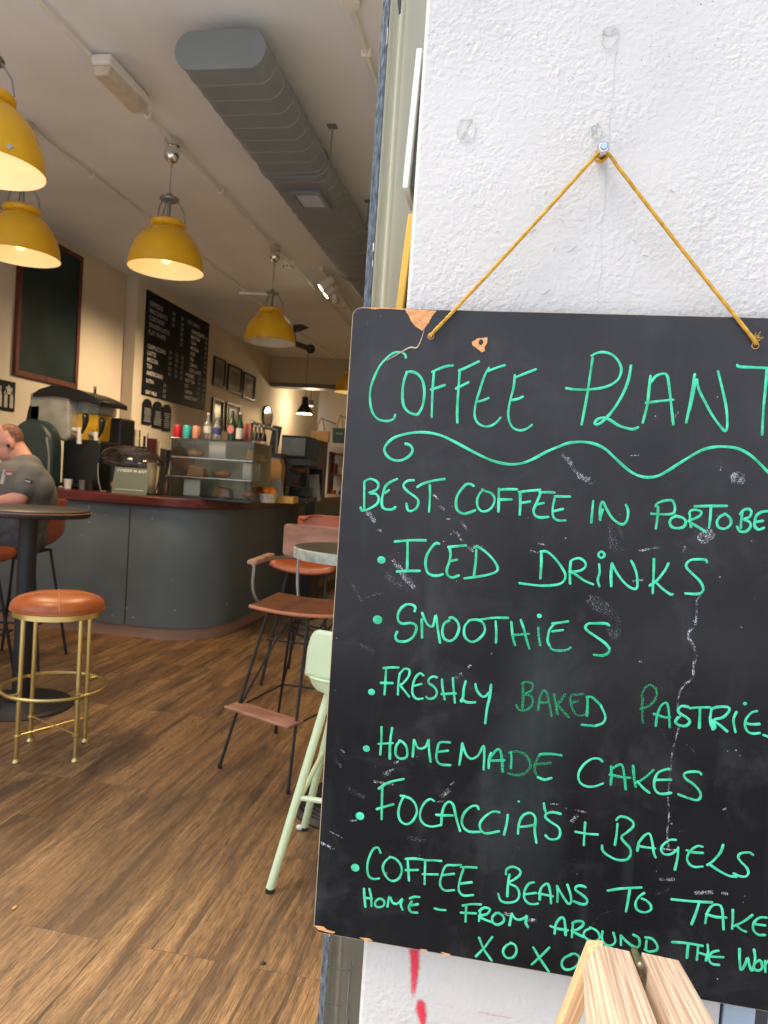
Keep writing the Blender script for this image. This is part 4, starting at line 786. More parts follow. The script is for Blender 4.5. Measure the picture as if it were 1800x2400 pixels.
b.build('sensor_slot', 'darkplastic', t, smooth=False)
# pale side arm of the unlit pendant, and the black spot lamp behind it
dp = [o for o in bpy.data.objects if o.get('label', '').startswith('unlit yellow')][0]; a, c = py(562, 687, 6.8), py(640, 690, 6.8); MB().tube([a, c], .013, 8).build('side_arm', 'conduit', dp)
a, c = py(694, 806, 9.2), py(728, 818, 9.2)
t = thing('spot_lamp', 'black spot lamp on the ceiling behind the unlit yellow pendant lamp', 'spot lamp', tuple(c))
MB().tube([a, c], .035, 12).build('barrel', 'darkplastic', t); MB().ball(tuple(c), .062, 14, 8).build('head', 'darkplastic', t)
q = py(690, 770, 9.2); b = MB(); b.prism([q+Vector((-.02, 0, .05)), q+Vector((.10, 0, .06)), q+Vector((.20, 0, .02)), q+Vector((.08, 0, -.03)), q+Vector((-.02, 0, -.06))], (0, .02, 0)); b.tube([q, a], .006, 6); b.build('bracket', 'darkplastic', t, smooth=False)

# ------------------------------------------------------------------ left wall
def wbox(u0, u1, X=XL): return px(u0, 1100, X).y, px(u1, 1100, X).y
XP = -4.45
pl0, pl1 = px(322, 700, XP).y, px(500, 760, XP).y
solo(MB().box(((XL+XP)/2+.001, (pl0+pl1)/2, 1.7995), (XP-XL, pl1-pl0, 3.597)), 'wall_pilaster', 'cream', 'cream wall projection carrying the black menu board', 'pilaster', smooth=False, bevel=.006)
def wall_quad(c, X):   # four photo corners (tl, tr, br, bl) -> y0, y1, z0, z1 on the wall plane
    P = [px(u, v, X) for u, v in c]; return (P[0].y+P[3].y)/2, (P[1].y+P[2].y)/2, (P[2].z+P[3].z)/2, (P[0].z+P[1].z)/2
y0, y1, z0, z1 = wall_quad([(42, 535), (188, 592), (176, 906), (26, 884)], XL)
t = thing('green_board', 'tall empty dark green board in a red brown frame on the left wall', 'board', (XL+.02, (y0+y1)/2, z0))
b = MB(); f = .05
for a, c, d, e in ((y0, y1, z0, z0+f), (y0, y1, z1-f, z1), (y0, y0+f, z0+f, z1-f), (y1-f, y1, z0+f, z1-f)): b.box((XL+.02, (a+c)/2, (d+e)/2), (.04, c-a, e-d))
b.build('frame', 'redframe', t, smooth=False, bevel=.004); MB().box((XL+.013, (y0+y1)/2, (z0+z1)/2), (.022, y1-y0-2*f, z1-z0-2*f)).build('panel', 'chalkgreen', t, smooth=False)
y0, y1, z0, z1 = wall_quad([(343, 680), (487, 757), (478, 961), (330, 925)], XP)
t = thing('menu_board', 'big black coffee menu board with pale lettering on the cream pilaster', 'menu board', (XP, (y0+y1)/2, z0))
MB().box((XP+.012, (y0+y1)/2, (z0+z1)/2), (.022, y1-y0, z1-z0)).build('panel', 'menu', t, smooth=False, bevel=.003)
W, Hh = y1-y0, z1-z0; xt = XP+.0235
def mt(body, fy, fz, size, mat='menutxt', name='lettering'): return text(body, size*Hh, mat, face_x(xt, y0+fy*W, z1-fz*Hh), t, name, 'LEFT', 1.0)
mt('ESPRESSO\nMACCHIATO\nCORTADO\nSPANISH LATTE\nFLAT WHITE', .035, .135, .062, 'menudim'); mt('CAPPUCCINO\nLATTE\nMOCHA\nTEA\nAMERICANO', .035, .545, .058); mt('EXTRA\n\nOAT MILK', .035, .875, .050)
mt('HOT DRINKS', .60, .12, .055, 'menudim'); mt('CHOCOLATE\nMATCHA\nCHAI\nMOCHA\nICED\nTEA\nLEMON\nICED LATTE\nJUICE', .68, .20, .055); mt('WATER\nHOT TEA\nICE\nLEMON\nAMERICANO', .62, .685, .055)
for fy, fz, n in ((.36, .12, 3), (.50, .12, 6), (.34, .52, 5), (.44, .52, 5), (.53, .52, 5), (.93, .2, 8), (.84, .68, 5), (.93, .68, 5), (.28, .87, 3)): mt('\n'.join(random.choice(('3.4', '3.8', '2.9', '4.2')) for _ in range(n)), fy, fz, .05, 'menudim', 'price')
ad = [(303, 322, 873, 965), (328, 348, 877, 972), (349, 369, 880, 977)]
for (u0, u1, v0, v1), lb in zip(((330, 351, 934, 995), (354, 376, 940, 1003), (377, 396, 947, 1010)), ('leftmost of three small arched black menus under the menu board', 'middle of three small arched black menus under the menu board', 'rightmost of three small arched black menus under the menu board')):
    a, c = px(u0, v1, XP), px(u1, v1, XP); zt = px((u0+u1)/2, v0, XP).z; zb = (a.z+c.z)/2; r = (c.y-a.y)/2
    t2 = thing('arched_menu', lb, 'menu', (XP, (a.y+c.y)/2, zb), 'small arched menus')
    poly = [(XP+.002, a.y, zb), (XP+.002, c.y, zb)]+[(XP+.002, (a.y+c.y)/2+r*math.cos(rad(k)), zt-r*.8+r*.8*math.sin(rad(k))) for k in range(0, 181, 15)]
    MB().prism(poly, (.018, 0, 0)).build('panel', 'menu', t2, smooth=False)
    b = MB()
    for k in range(8): b.box((XP+.021, (a.y+c.y)/2, zt-r-.01-(zt-r-zb-.03)*k/8), (.002, (c.y-a.y)*random.uniform(.5, .8), .010))
    b.build('lettering', 'menudim', t2, smooth=False)
for i, (cs, lb) in enumerate((([(500, 830), (528, 849), (522, 915), (497, 897)], 'black framed photograph, upper row, nearest the menu board'), ([(534, 849), (566, 869), (561, 928), (529, 913)], 'black framed photograph, middle of the upper row'), ([(570, 868), (598, 887), (592, 941), (566, 930)], 'black framed photograph, upper row, farthest from the menu board'),
        ([(497, 927), (522, 942), (518, 1012), (492, 1005)], 'black framed photograph, lower row, nearest the menu board'), ([(529, 938), (562, 955), (556, 1014), (526, 1010)], 'black framed photograph, lower row, farther from the menu board'))):
    y0, y1, z0, z1 = wall_quad(cs, XL); t = thing('framed_photo', lb, 'framed photo', (XL, (y0+y1)/2, z0), 'black framed photographs on the left wall')
    b = MB(); f = .03
    for a, c, d, e in ((y0, y1, z0, z0+f), (y0, y1, z1-f, z1), (y0, y0+f, z0+f, z1-f), (y1-f, y1, z0+f, z1-f)): b.box((XL+.016, (a+c)/2, (d+e)/2), (.032, c-a, e-d))
    b.build('frame', 'black', t, smooth=False); MB().box((XL+.006, (y0+y1)/2, (z0+z1)/2), (.008, y1-y0-2*f, z1-z0-2*f)).build('mount', 'mount', t, smooth=False)
    MB().box((XL+.012, (y0+y1)/2, (z0+z1)/2+.02), (.005, (y1-y0)*.55, (z1-z0)*.55)).build('print', 'photo', t, smooth=False)
a = px(624, 978, XL); t = thing('oval_mirror', 'oval mirror in a black rim on the left wall at the back', 'mirror', (XL, a.y, a.z-.25))
R = Matrix.Rotation(rad(90), 3, 'Y'); MB().lathe([(.0001, .0), (.27, 0), (.28, .03), (.25, .045), (.245, .03), (.0001, .03)], (XL+.001, a.y, a.z), 32, sx=.78, rot=R).build('rim', 'black', t)
MB().lathe([(.0001, .034), (.24, .034)], (XL+.001, a.y, a.z), 32, sx=.78, rot=R).build('glass', 'chrome', t)
c = px(640, 1018, XL+.05)
# poster and dark box at the far left
a, c = px(-40, 985, XL), px(36, 995, XL)
t = thing('poster', 'dark poster with pale bottle drawings on the left wall under the green board', 'poster', (XL, 5.6, 1.8))
y0, y1, z0, z1 = wall_quad([(-60, 880), (34, 893), (32, 962), (-60, 955)], XL); MB().box((XL+.006, (y0+y1)/2, (z0+z1)/2), (.01, y1-y0, z1-z0)).build('sheet', 'menu', t, smooth=False)
for k in range(4):
    yy = y1-.05-.075*k; b = MB(); zc = z0+.03; b.prism([(XL+.0125, yy-.022, zc), (XL+.0125, yy+.022, zc), (XL+.0125, yy+.022, zc+.10), (XL+.0125, yy+.008, zc+.14), (XL+.0125, yy+.008, zc+.19), (XL+.0125, yy-.008, zc+.19), (XL+.0125, yy-.008, zc+.14), (XL+.0125, yy-.022, zc+.10)], (.001, 0, 0)); b.build('drawing', 'dimwhite', t, smooth=False)
b = MB(); yy = y1-.09; b.prism([(XL+.0125, yy-.07, z1-.12), (XL+.0125, yy+.06, z1-.12), (XL+.0125, yy, z1-.03)], (.001, 0, 0)); b.build('drawing', 'dimwhite', t, smooth=False)
# ------------------------------------------------------------------ counter
CT = 1.135
def cpath(ins):
    r = .56-ins; pts = [(XL+.01, 5.20+ins)]
    for k in range(0, 13): a = rad(-90+90*k/12); pts.append((-2.72+r*math.cos(a), 5.76+r*math.sin(a)))
    return pts+[(-2.16-ins, 10.5)]
def strip(o, i, z0, z1):
    a, b2 = cpath(o), cpath(i); return MB().prism([(x, y, z0) for x, y in a+b2[::-1]], (0, 0, z1-z0))
ct = thing('counter', 'grey curved cafe counter with a dark red wooden top and brown plinth', 'counter', (-3, 5.5, 0))
def strip2(o, i, z0, z1, name, mat, **k):
    a, b2 = cpath(o), cpath(i); n = len(a); mb = MB()
    vs = [(x, y, z) for z in (z0, z1) for x, y in a+b2]; N = 2*n
    fs = []
    for k2 in range(n-1):
        fs += [(k2, k2+1, N+k2+1, N+k2), (n+k2+1, n+k2, N+n+k2, N+n+k2+1), (N+k2, N+k2+1, N+n+k2+1, N+n+k2), (k2+1, k2, n+k2, n+k2+1)]
    fs += [(0, N, N+n, n), (n-1, n+n-1, N+n+n-1, N+n-1)]
    mb.add(vs, fs); return mb.build(name, mat, ct, **k)
strip2(0, .55, CT-.075, CT, 'worktop', 'mahog', bevel=.008, ang=.8); strip2(.055, .09, .098, CT-.0755, 'front_panel', 'greypanel', ang=.5); strip2(.075, .11, 0, .0975, 'plinth', 'plinth', ang=.5)
MB().box((-2.93, 5.2535, .58), (.007, .004, .95)).build('seam', 'black', ct, smooth=False); MB().box((-3.95, 5.2535, .58), (.007, .004, .95)).build('seam', 'black', ct, smooth=False)
b = MB().box((-4.25, 9.2, .46), (.66, 6.6, .92)); solo(b, 'back_counter', 'black', 'black back counter along the left wall behind the curved counter', 'counter', smooth=False)

def bb(u0, v0, u1, v1, Y):
    a, c, d, e = py(u0, (v0+v1)/2, Y), py(u1, (v0+v1)/2, Y), py((u0+u1)/2, v0, Y), py((u0+u1)/2, v1, Y); return a.x, c.x, e.z, d.z
# sage card
x0, x1, z0, z1 = bb(262, 1096, 345, 1163, 5.32); 
t = thing('counter_card', 'sage green shop card standing on the counter before the wire dome', 'card', ((x0+x1)/2, 5.32, CT))
MB().prism([(x0, 5.32, CT), (x1, 5.32, CT), (x1, 5.36, z1), (x0, 5.36, z1)], (0, .004, 0)).build('card', 'card', t, smooth=False)
xc = (x0+x1)/2; ww = x1-x0; tilt = Matrix.Rotation(rad(-9), 4, 'X')
text('COFFEE PLANT', ww*.125, 'cardtxt', face_y(xc, 5.3535, CT+(z1-CT)*.80), t); text('PORTOBELLO RD', ww*.07, 'cardtxt', face_y(xc, 5.352, CT+(z1-CT)*.69), t)
MB().box((xc, 5.324, CT+.035), (ww*.8, .002, .004)).build('line', 'cardtxt', t, smooth=False)
# wire dome
x0, x1, z0, z1 = bb(230, 1045, 380, 1160, 5.52); cx = (x0+x1)/2; rx = (x1-x0)/2
t = thing('bread_dome', 'clear ribbed dome cover tipped open on the counter behind the sage card', 'cake dome', (cx, 5.55, CT))
R = Matrix.Rotation(rad(8), 3, 'Y') @ Matrix.Rotation(rad(12), 3, 'X'); top = z1-.02
b = MB(); prof = [(rx*.99, -.10), (rx*1.0, -.06), (rx*.93, -.02), (rx*.75, .015), (rx*.4, .03), (.001, .035)]; b.lathe(prof, (cx, 5.56, top-.04), 40, sy=.62, rot=R); b.build('cover', 'clear', t)
b = MB()
for k in range(9):
    q = rx*(1-.055*k); b.tube([Vector((cx, 5.56, top-.04)) + R @ Vector((q*math.cos(a), q*.62*math.sin(a), -.06+.011*k)) for a in [2*math.pi*i/36 for i in range(36)]], .0022, 5, closed=True)
b.build('rib', 'steel', t)
b = MB()
for s in (-1, 1): b.tube(smoothline([(cx+s*rx*.96, 5.5, top-.14), (cx+s*rx*.94, 5.5, CT+.12), (cx+s*rx*.86, 5.5, CT+.03), (cx+s*rx*.8, 5.5, CT+.004), (cx+s*rx*.45, 5.5, CT+.004)], 4), .006, 6)
b.build('frame', 'steel', t); MB().lathe([(.0001, 0), (rx*.9, 0), (rx*.92, .012), (.0001, .012)], (cx, 5.58, CT+.0005), 32, sy=.5).build('base', 'darkplastic', t)
b = MB(); b.ball((cx+.02, 5.57, CT+.07), .075, 12, 8, (1.3, .8, .75)); b.ball((cx-.14, 5.6, CT+.06), .06, 12, 8, (1.2, .8, .8)); solo(b, 'pastry', 'pastry', 'brown loaf under the clear dome on the counter', 'bread')
solo(MB().box((cx+rx*.66, 5.36, CT+.03), (.09, .03, .06)), 'price_tag', 'paper', 'small white ticket beside the sage card', 'ticket', smooth=False)

# glass display case with drinks on top
CY0, CY1 = 5.33, 5.75
x0, x1, z0, z1 = bb(400, 1022, 592, 1170, CY0); zt = py(500, 1030, CY0).z
t = thing('display_case', 'clear glass display case on the counter with cans and bottles on top', 'display case', ((x0+x1)/2, 5.5, CT))
b = MB(); zc = (CT+zt)/2; hh = zt-CT; xm = (x0+x1)/2
b.box((xm, CY0, zc), (x1-x0, .006, hh-.02)); b.box((x0, (CY0+CY1)/2, zc), (.006, CY1-CY0-.008, hh-.02)); b.box((x1, (CY0+CY1)/2, zc), (.006, CY1-CY0-.008, hh-.02)); b.build('pane', 'clear', t, smooth=False)
b = MB(); b.box((xm, (CY0+CY1)/2, zt-.008), (x1-x0+.03, CY1-CY0+.03, .016)); b.build('top', 'smoked', t, smooth=False, bevel=.003)
MB().box((xm, (CY0+CY1)/2, CT+.008), (x1-x0+.02, CY1-CY0+.02, .015)).build('base', 'darkplastic', t, smooth=False)
for k, fz in enumerate((.36, .68)): MB().box((xm, (CY0+CY1)/2+.01, CT+hh*fz), (x1-x0-.02, CY1-CY0-.05, .007)).build('shelf', 'clear', t, smooth=False); 
b = MB()
for x in (x0+.004, x1-.004):
    for y in (CY0, CY1): b.box((x, y, zc), (.012, .012, hh-.03))
b.box((xm, CY0-.002, zt-.03), (x1-x0, .004, .028)); b.box((x1-.12, CY0+.2, zc), (.015, .015, hh-.05)); b.build('edge', 'smoked', t, smooth=False); b = MB(); b.box((xm, CY0-.002, CT+hh*.36), (x1-x0, .004, .006)); b.box((xm, CY0-.002, CT+hh*.68), (x1-x0, .004, .006)); b.build('shelf_edge', 'steel', t, smooth=False)
MB().box((xm, CY1+.003, zc), (x1-x0, .006, hh-.02)).build('back_panel', M('misty_acrylic', s2l((176, 180, 166)), .35, var=.25, scale=5), t, smooth=False)
xs = [x0+.13+k*.19 for k in range(4)]
n = 0
for sh, zz in ((0, CT+.02), (1, CT+hh*.36+.006), (2, CT+hh*.68+.006)):
    for k in range(3):
        x = x0+.14+.23*k+random.uniform(-.02, .02); y = 5.5+random.uniform(-.04, .06)
        b = MB()
        nm = (('paper card', 'price card'), ('wrapped sandwich', 'sandwich'), ('round pastry', 'pastry'))[(k+sh) % 3]
        pos = ('left', 'middle', 'right')[k]; lvl = ('bottom', 'middle', 'top')[sh]
        if nm[1] == 'price card': solo(b.box((x, y-.08, zz+.065), (.14, .006, .13)), 'price_card', 'paper', f'pale card on the {lvl} shelf of the glass display case, {pos} side', nm[1], smooth=False)
        elif nm[1] == 'sandwich': solo(b.prism([(x-.08, y, zz), (x+.08, y, zz), (x+.06, y, zz+.07), (x-.05, y, zz+.09)], (0, .10, 0)), 'sandwich', 'kraft', f'wrapped sandwich on the {lvl} shelf of the glass display case, {pos} side', nm[1], smooth=False, bevel=.01)
        else: solo(b.ball((x, y, zz+.036), .055, 14, 8, (1.3, 1, .65)), 'pastry', 'pastry', f'round pastry on the {lvl} shelf of the glass display case, {pos} side', nm[1])
def can(u, m, label):
    p = py(u, 1026, 5.42)
    t = thing('drink_can', label, 'can', (p.x, 5.42, zt), 'drink cans on the display case'); h, r = .105, .033
    MB().lathe([(.0001, 0), (r*.8, 0), (r*.86, .004), (r, .012), (r, h-.014), (r*.86, h-.002)], seg=24).build('body', m, t, world=False); MB().lathe([(r*.86, h-.002), (r*.82, h), (r*.78, h-.004), (.0001, h-.004)], seg=24).build('lid', 'steel', t, world=False)
can(416, 'red', 'red drink can on top of the glass display case'); can(438, 'teal', 'turquoise drink can between the red and the salmon cans'); can(460, 'salmon', 'pale salmon pink drink can on the glass display case')
def bottle(u, Y, base, h, r, m, lm, label, lz=(.25, .5), cap='steel', grp='bottles on the display case', neck=.3):
    p = py(u, 1026, Y)
    t = thing('bottle', label, 'bottle', (p.x, Y, base), grp)
    MB().lathe([(.0001, 0), (r*.9, 0), (r, .008), (r, h*.52), (r*.85, h*.62), (r*neck*1.15, h*.76), (r*neck, h*.95), (r*neck*1.15, h*.955), (r*neck*1.15, h*.975), (.0001, h*.975)], seg=22).build('glass', m, t, world=False)
    MB().lathe([(r*neck*1.2, h*.94), (r*neck*1.2, h), (.0001, h)], seg=16).build('cap', cap, t, world=False)
    if lm: MB().lathe([(r+.0012, h*lz[0]), (r+.0012, h*lz[1])], seg=22).build('label_band', lm, t, world=False)
    return t
bottle(486, 5.5, zt, .22, .034, 'bottle_clear', 'label_w', 'clear bottle with a white label on the display case, left of the blue labelled one', cap='white')
bottle(508, 5.5, zt, .20, .034, 'bottle_clear', 'label_b', 'clear bottle with a blue label on the glass display case', cap='white')
t = bottle(543, 5.5, zt, .245, .034, 'bottle_green', None, 'green glass bottle with a pale oval label on the display case', cap='label_b', neck=.36)
b = MB(); b.lathe([(.0001, .0), (.026, .0), (.028, -.006)], (0, -.036, .095), 20, sy=1.3, rot=R90); b.build('label_band', 'label_r', t, world=False)
bottle(561, 5.5, zt, .235, .028, 'bottle_green', 'label_w', 'dark green bottle with a white label beside the oval labelled one', lz=(.1, .46), cap='label_w', neck=.42)
p = py(577, 1015, 5.62); solo(MB().box((p.x, 5.62, zt+.08), (.09, .05, .16)), 'carton', 'label_r', 'pale red carton behind the bottles on the display case', 'carton', smooth=False, bevel=.004)

# fruit basket
x0, x1, z0, z1 = bb(603, 1158, 650, 1178, 5.62); cx = (x0+x1)/2; r = (x1-x0)/2
t = thing('fruit_basket', 'small white woven basket of fruit on the counter edge', 'basket', (cx, 5.6, CT))
MB().lathe([(.0001, .002), (r*.8, .002), (r*.9, .03), (r, .072), (r*1.03, .076), (r*.97, .07), (r*.85, .03), (.0001, .02)], (cx, 5.6, CT), 28).build('bowl', 'basket', t)
b = MB()
for k in range(5): b.tube([(cx+r*(.84+.045*k)*math.cos(a), 5.6+r*(.84+.045*k)*math.sin(a), CT+.012+.015*k) for a in [2*math.pi*i/28 for i in range(28)]], .004, 5, closed=True)
b.build('weave', 'basket', t)
for i, (du, m, lb, cat, dz) in enumerate(((-.055, 'redfruit', 'reddish apple at the left of the fruit basket', 'apple', .085), (.0, 'orangefruit', 'orange in the middle of the fruit basket', 'orange', .092), (.055, 'orangefruit', 'orange at the right of the fruit basket', 'orange', .085), (.02, 'orangefruit', 'orange at the back of the fruit basket', 'orange', .10))):
    solo(MB().ball((cx+du, 5.6+(.045 if i == 3 else -.01), CT+dz), .036, 14, 9), cat, m, lb, cat)
p = py(665, 1165, 5.75); solo(MB().box((p.x, 5.78, CT+.03), (.2, .16, .06)), 'tray', 'wickertan', 'tan woven tray behind the fruit basket', 'tray', smooth=False, bevel=.01)
# paper bag, leaflet, second case, screen, taps
p = py(635, 1110, 6.15); h = py(635, 1075, 6.15).z-CT
b = MB(); b.prism([(p.x-.12, 6.1, CT), (p.x+.10, 6.1, CT), (p.x+.115, 6.1, CT+h*.8), (p.x+.09, 6.1, CT+h), (p.x-.10, 6.1, CT+h*.96), (p.x-.125, 6.1, CT+h*.7)], (0, .12, 0)); solo(b, 'paper_bag', 'kraft', 'brown paper bag standing on the counter behind the fruit basket', 'bag', smooth=False, bevel=.008)
b = MB(); p = py(652, 1140, 5.95); b.box((p.x, 5.95, CT+.10), (.085, .006, .2), rot=Matrix.Rotation(-.22, 3, 'Y')); solo(b, 'leaflet', 'dimwhite', 'pale leaflet leaning beside the brown paper bag', 'leaflet', smooth=False)
x0, x1, z0, z1 = bb(663, 1078, 722, 1172, 6.35); xm = (x0+x1)/2; z1 -= .02
t = thing('cooled_case', 'dark cooled glass case with a lit strip beyond the fruit basket', 'display case', (xm, 6.6, CT))
MB().box((xm, 6.62, CT+.02), (x1-x0, .5, .035)).build('base', 'black', t, smooth=False); MB().box((xm, 6.62, z1), (x1-x0+.02, .52, .05)).build('top', 'black', t, smooth=False)
MB().box((xm, 6.36, (CT+z1)/2), (x1-x0, .006, z1-CT-.09)).build('pane', 'clear', t, smooth=False); b = MB()
for x in (x0+.01, x1-.01): b.box((x, 6.37, (CT+z1)/2), (.02, .02, z1-CT-.09)); b.box((x, 6.86, (CT+z1)/2), (.02, .02, z1-CT-.09))
b.build('post', 'black', t, smooth=False); MB().box((xm, 6.87, (CT+z1)/2), (x1-x0, .01, z1-CT-.09)).build('back_panel', 'darkplastic', t, smooth=False)
MB().box((xm, 6.62, CT+.25), (x1-x0-.05, .4, .008)).build('shelf', 'clear', t, smooth=False)
solo(MB().ball((xm-.05, 6.6, CT+.295), .06, 12, 8, (1.6, 1, .6)), 'pastry', 'pastry', 'brown cake on the shelf of the dark cooled case', 'cake'); solo(MB().box((xm, 6.55, CT+.09), (.2, .1, .09)), 'carton', 'darkgreen', 'dark green carton on the floor of the cooled case', 'carton', smooth=False, bevel=.006)
a, c = py(597, 1074, 6.2), py(622, 1075, 6.2); solo(MB().tube([a, c], .012, 8), 'strip_lamp', 'tubelight', 'short cold white strip lamp glowing above the paper bag', 'strip lamp')
b = MB(); p = py(610, 1066, 6.25); b.box((p.x+.05, 6.3, p.z+.005), (.32, .18, .035)); b.box((p.x+.05, 6.36, (CT+p.z)/2), (.3, .03, p.z-CT-.03)); solo(b, 'service_shelf', 'black', 'black service shelf holding bottles and the strip lamp beyond the display case', 'shelf', smooth=False); SZ = p.z+.0225
for k, (u, m, lm, lb) in enumerate(((598, 'bottle_green', 'label_w', 'green bottle on the black service shelf, leftmost'), (607, 'bottle_brown', 'label_r', 'brown bottle with a pink label on the black service shelf'), (617, 'bottle_brown', 'label_w', 'brown bottle with a white label on the black service shelf'))): bottle(u, 6.3, SZ, .25, .032, m, lm, lb, lz=(.08, .4), grp='bottles on the service shelf')
a, c = py(592, 990, 6.5), py(650, 1010, 6.5)
t = thing('tap_rail', 'chrome dispensing rail above the bottles of the service shelf', 'tap', (a.x, 6.5, SZ))
MB().tube([a, c], .016, 8).build('rail', 'greysteel', t); b = MB()
for q in (a, c): b.tube([q, (q.x, 6.5, CT)], .012, 8)
b.build('post', 'greysteel', t); MB().ball(tuple(a), .022).build('knob', 'chrome', t)
p = py(645, 1030, 6.6); solo(MB().box((p.x, 6.6, p.z), (.09, .012, .26), rot=Matrix.Rotation(.12, 3, 'Y')).box((p.x, 6.62, (CT+p.z-.12)/2), (.03, .03, p.z-CT-.12)), 'till_screen', 'darkplastic', 'dark upright till screen behind the service shelf', 'screen', smooth=False)
x0, x1, z0, z1 = bb(656, 1020, 716, 1072, 7.6); xm = (x0+x1)/2
t = thing('upper_cabinet', 'glass fronted cabinet with pale reflections standing behind the cooled case', 'cabinet', (xm, 7.7, 0))
MB().box((xm, 7.85, (z0+z1)/2), (x1-x0, .4, z1-z0)).build('body', 'black', t, smooth=False, bevel=.008); MB().box((xm, 7.645, (z0+z1)/2), ((x1-x0)*.9, .008, (z1-z0)*.8)).build('pane', 'tank', t, smooth=False); MB().box((xm, 7.85, z0/2), ((x1-x0)*.9, .36, z0)).build('stand', 'black', t, smooth=False)
t = thing('fridge', 'dark tall fridge cabinet beside the cooled case at the back of the counter', 'fridge', (py(735, 1100, 7.2).x, 7.3, 0))
x0, x1, z0, z1 = bb(722, 1030, 745, 1100, 7.2); MB().box(((x0+x1)/2, 7.4, z1/2), (x1-x0, .4, z1)).build('body', 'black', t, smooth=False, bevel=.006); MB().tube([(x0+.02, 7.19, 1.1), (x0+.02, 7.19, 1.45)], .01, 6).build('handle', 'greysteel', t)

# slush machine
t = thing('drinks_machine', 'black cold drinks machine with a cloudy tank and a yellow juice tank', 'drinks machine', (-3.6, 5.7, CT))
x0, x1, z0, z1 = bb(148, 1030, 236, 1150, 5.7); b = MB(); b.box(((x0+x1)/2, 5.9, (CT+z1)/2), (x1-x0, .44, z1-CT)); b.build('body', 'lid', t, smooth=False, bevel=.02)
MB().box(((x0+x1)/2, 5.675, CT+.03), (x1-x0-.03, .1, .03)).build('drip_tray', 'darkplastic', t, smooth=False)
x0, x1, z0, z1b = bb(74, 922, 168, 1010, 5.7)
tk = MB().prism([(x0, 5.66, z0+.05), (x0+.05, 5.66, z0), (x1-.03, 5.66, z0-.09), (x1+.02, 5.66, z0-.04), (x1, 5.66, z1b), (x0, 5.66, z1b)], (0, .34, 0)).build('tank', 'tank', t, smooth=True, bevel=.025)
x0b, x1b, z0b, z1c = bb(168, 938, 234, 1033, 5.8); zj = z0b+(z1c-z0b)*.66; MB().prism([(x0b+.005, 5.78, z0b), (x1b-.02, 5.78, z0b), (x1b-.006, 5.78, zj), (x0b+.005, 5.78, zj)], (0, .3, 0)).build('juice_fill', 'juice', t, smooth=True, bevel=.012)
MB().prism([(x0b+.005, 5.78, zj+.002), (x1b-.006, 5.78, zj+.002), (x1b, 5.78, z1c), (x0b+.005, 5.78, z1c)], (0, .3, 0)).build('tank', 'tank', t, smooth=True, bevel=.012)
lz = z1b-.012; MB().prism([tuple(py(u, v, 5.62)) for u, v in ((74, 930), (120, 927), (170, 934), (236, 950), (236, 938), (212, 925), (185, 914), (150, 905), (118, 903), (92, 911), (76, 921))], (0, .44, 0)).build('lid', 'lid', t, smooth=True, bevel=.008)
for u, v, Y in ((187, 1010, 5.62), (226, 1020, 5.72)):
    p = py(u, v, Y); b = MB(); b.tube([p+Vector((-.09, .05, .01)), p], .022, 10); b.tube([p+Vector((0, 0, .03)), p+Vector((0, 0, -.11))], [.02, .02], 10); tp = b.build('tap', 'white', t); MB().tube(smoothline([p+Vector((.02, 0, -.02)), p+Vector((.05, -.01, .05)), p+Vector((.055, -.01, .12)), p+Vector((.045, 0, .15))], 3), [.008, .011, .016, .020, .024, .027, .028, .026, .022, .012], 10).build('tap_handle', 'lid', tp)
c = py(97, 1060, 5.6); a = py(50, 1060, 5.6); r = c.x-a.x; zt2 = py(97, 985, 5.6).z
poly = [(c.x-r, CT), (c.x+r*1.05, CT), (c.x+r*1.02, zt2-r*1.15)]+[(c.x+r*math.cos(rad(k)), zt2-r*1.05+r*1.05*math.sin(rad(k))) for k in range(0, 181, 12)]
sh = MB().prism([(x, 5.45, z) for x, z in poly], (0, .16, 0)).build('side_shell', 'darkgreen', t, smooth=True, bevel=.03)
b = MB()
for k in range(13): b.box((c.x-.02, 5.446, zt2-.30-.022*k), (r*1.1, .006, .007))
b.build('vent', 'black', sh, smooth=False)
b = MB(); b.tube(smoothline([(c.x+r*.98, 5.44, CT+.02), (c.x+r*.97, 5.44, CT+.25), (c.x+r*.8, 5.44, CT+.42)], 4), .009, 6); b.build('trim', 'greysteel', sh)
p = py(68, 1000, 5.66); MB().prism([(p.x-.08, 5.66, CT), (p.x+.1, 5.66, CT), (p.x+.12, 5.66, p.z+.22), (p.x-.02, 5.66, p.z+.2), (p.x-.06, 5.66, p.z)], (0, .3, 0)).build('end_housing', 'lid', t, smooth=True, bevel=.03)
# bottles and glasses by the wall
for k, (u, lb) in enumerate(((204, 'small green capped bottle on top of the drinks machine'), (222, 'tall slim bottle on top of the drinks machine'))):
    p = py(u, 930, 6.0); tt = thing('bottle', lb, 'bottle', (p.x, 6.0, lz-.08), 'bottles on the drinks machine'); hh2 = .12 if k == 0 else .2
    MB().lathe([(.0001, 0), (.03, 0), (.03, hh2*.5), (.012, hh2*.75), (.012, hh2), (.0001, hh2)], seg=14).build('glass', 'bottle_green' if k == 0 else 'bottle_brown', tt, world=False); MB().lathe([(.014, hh2*.9), (.014, hh2+.005), (.0001, hh2+.005)], seg=12).build('cap', 'card' if k == 0 else 'white', tt, world=False)
x0, x1, z0, z1 = bb(232, 978, 282, 1140, 6.0)
t = thing('coffee_grinder', 'black upright coffee grinder between the juice tank and the glasses', 'grinder', ((x0+x1)/2, 6.1, 0))
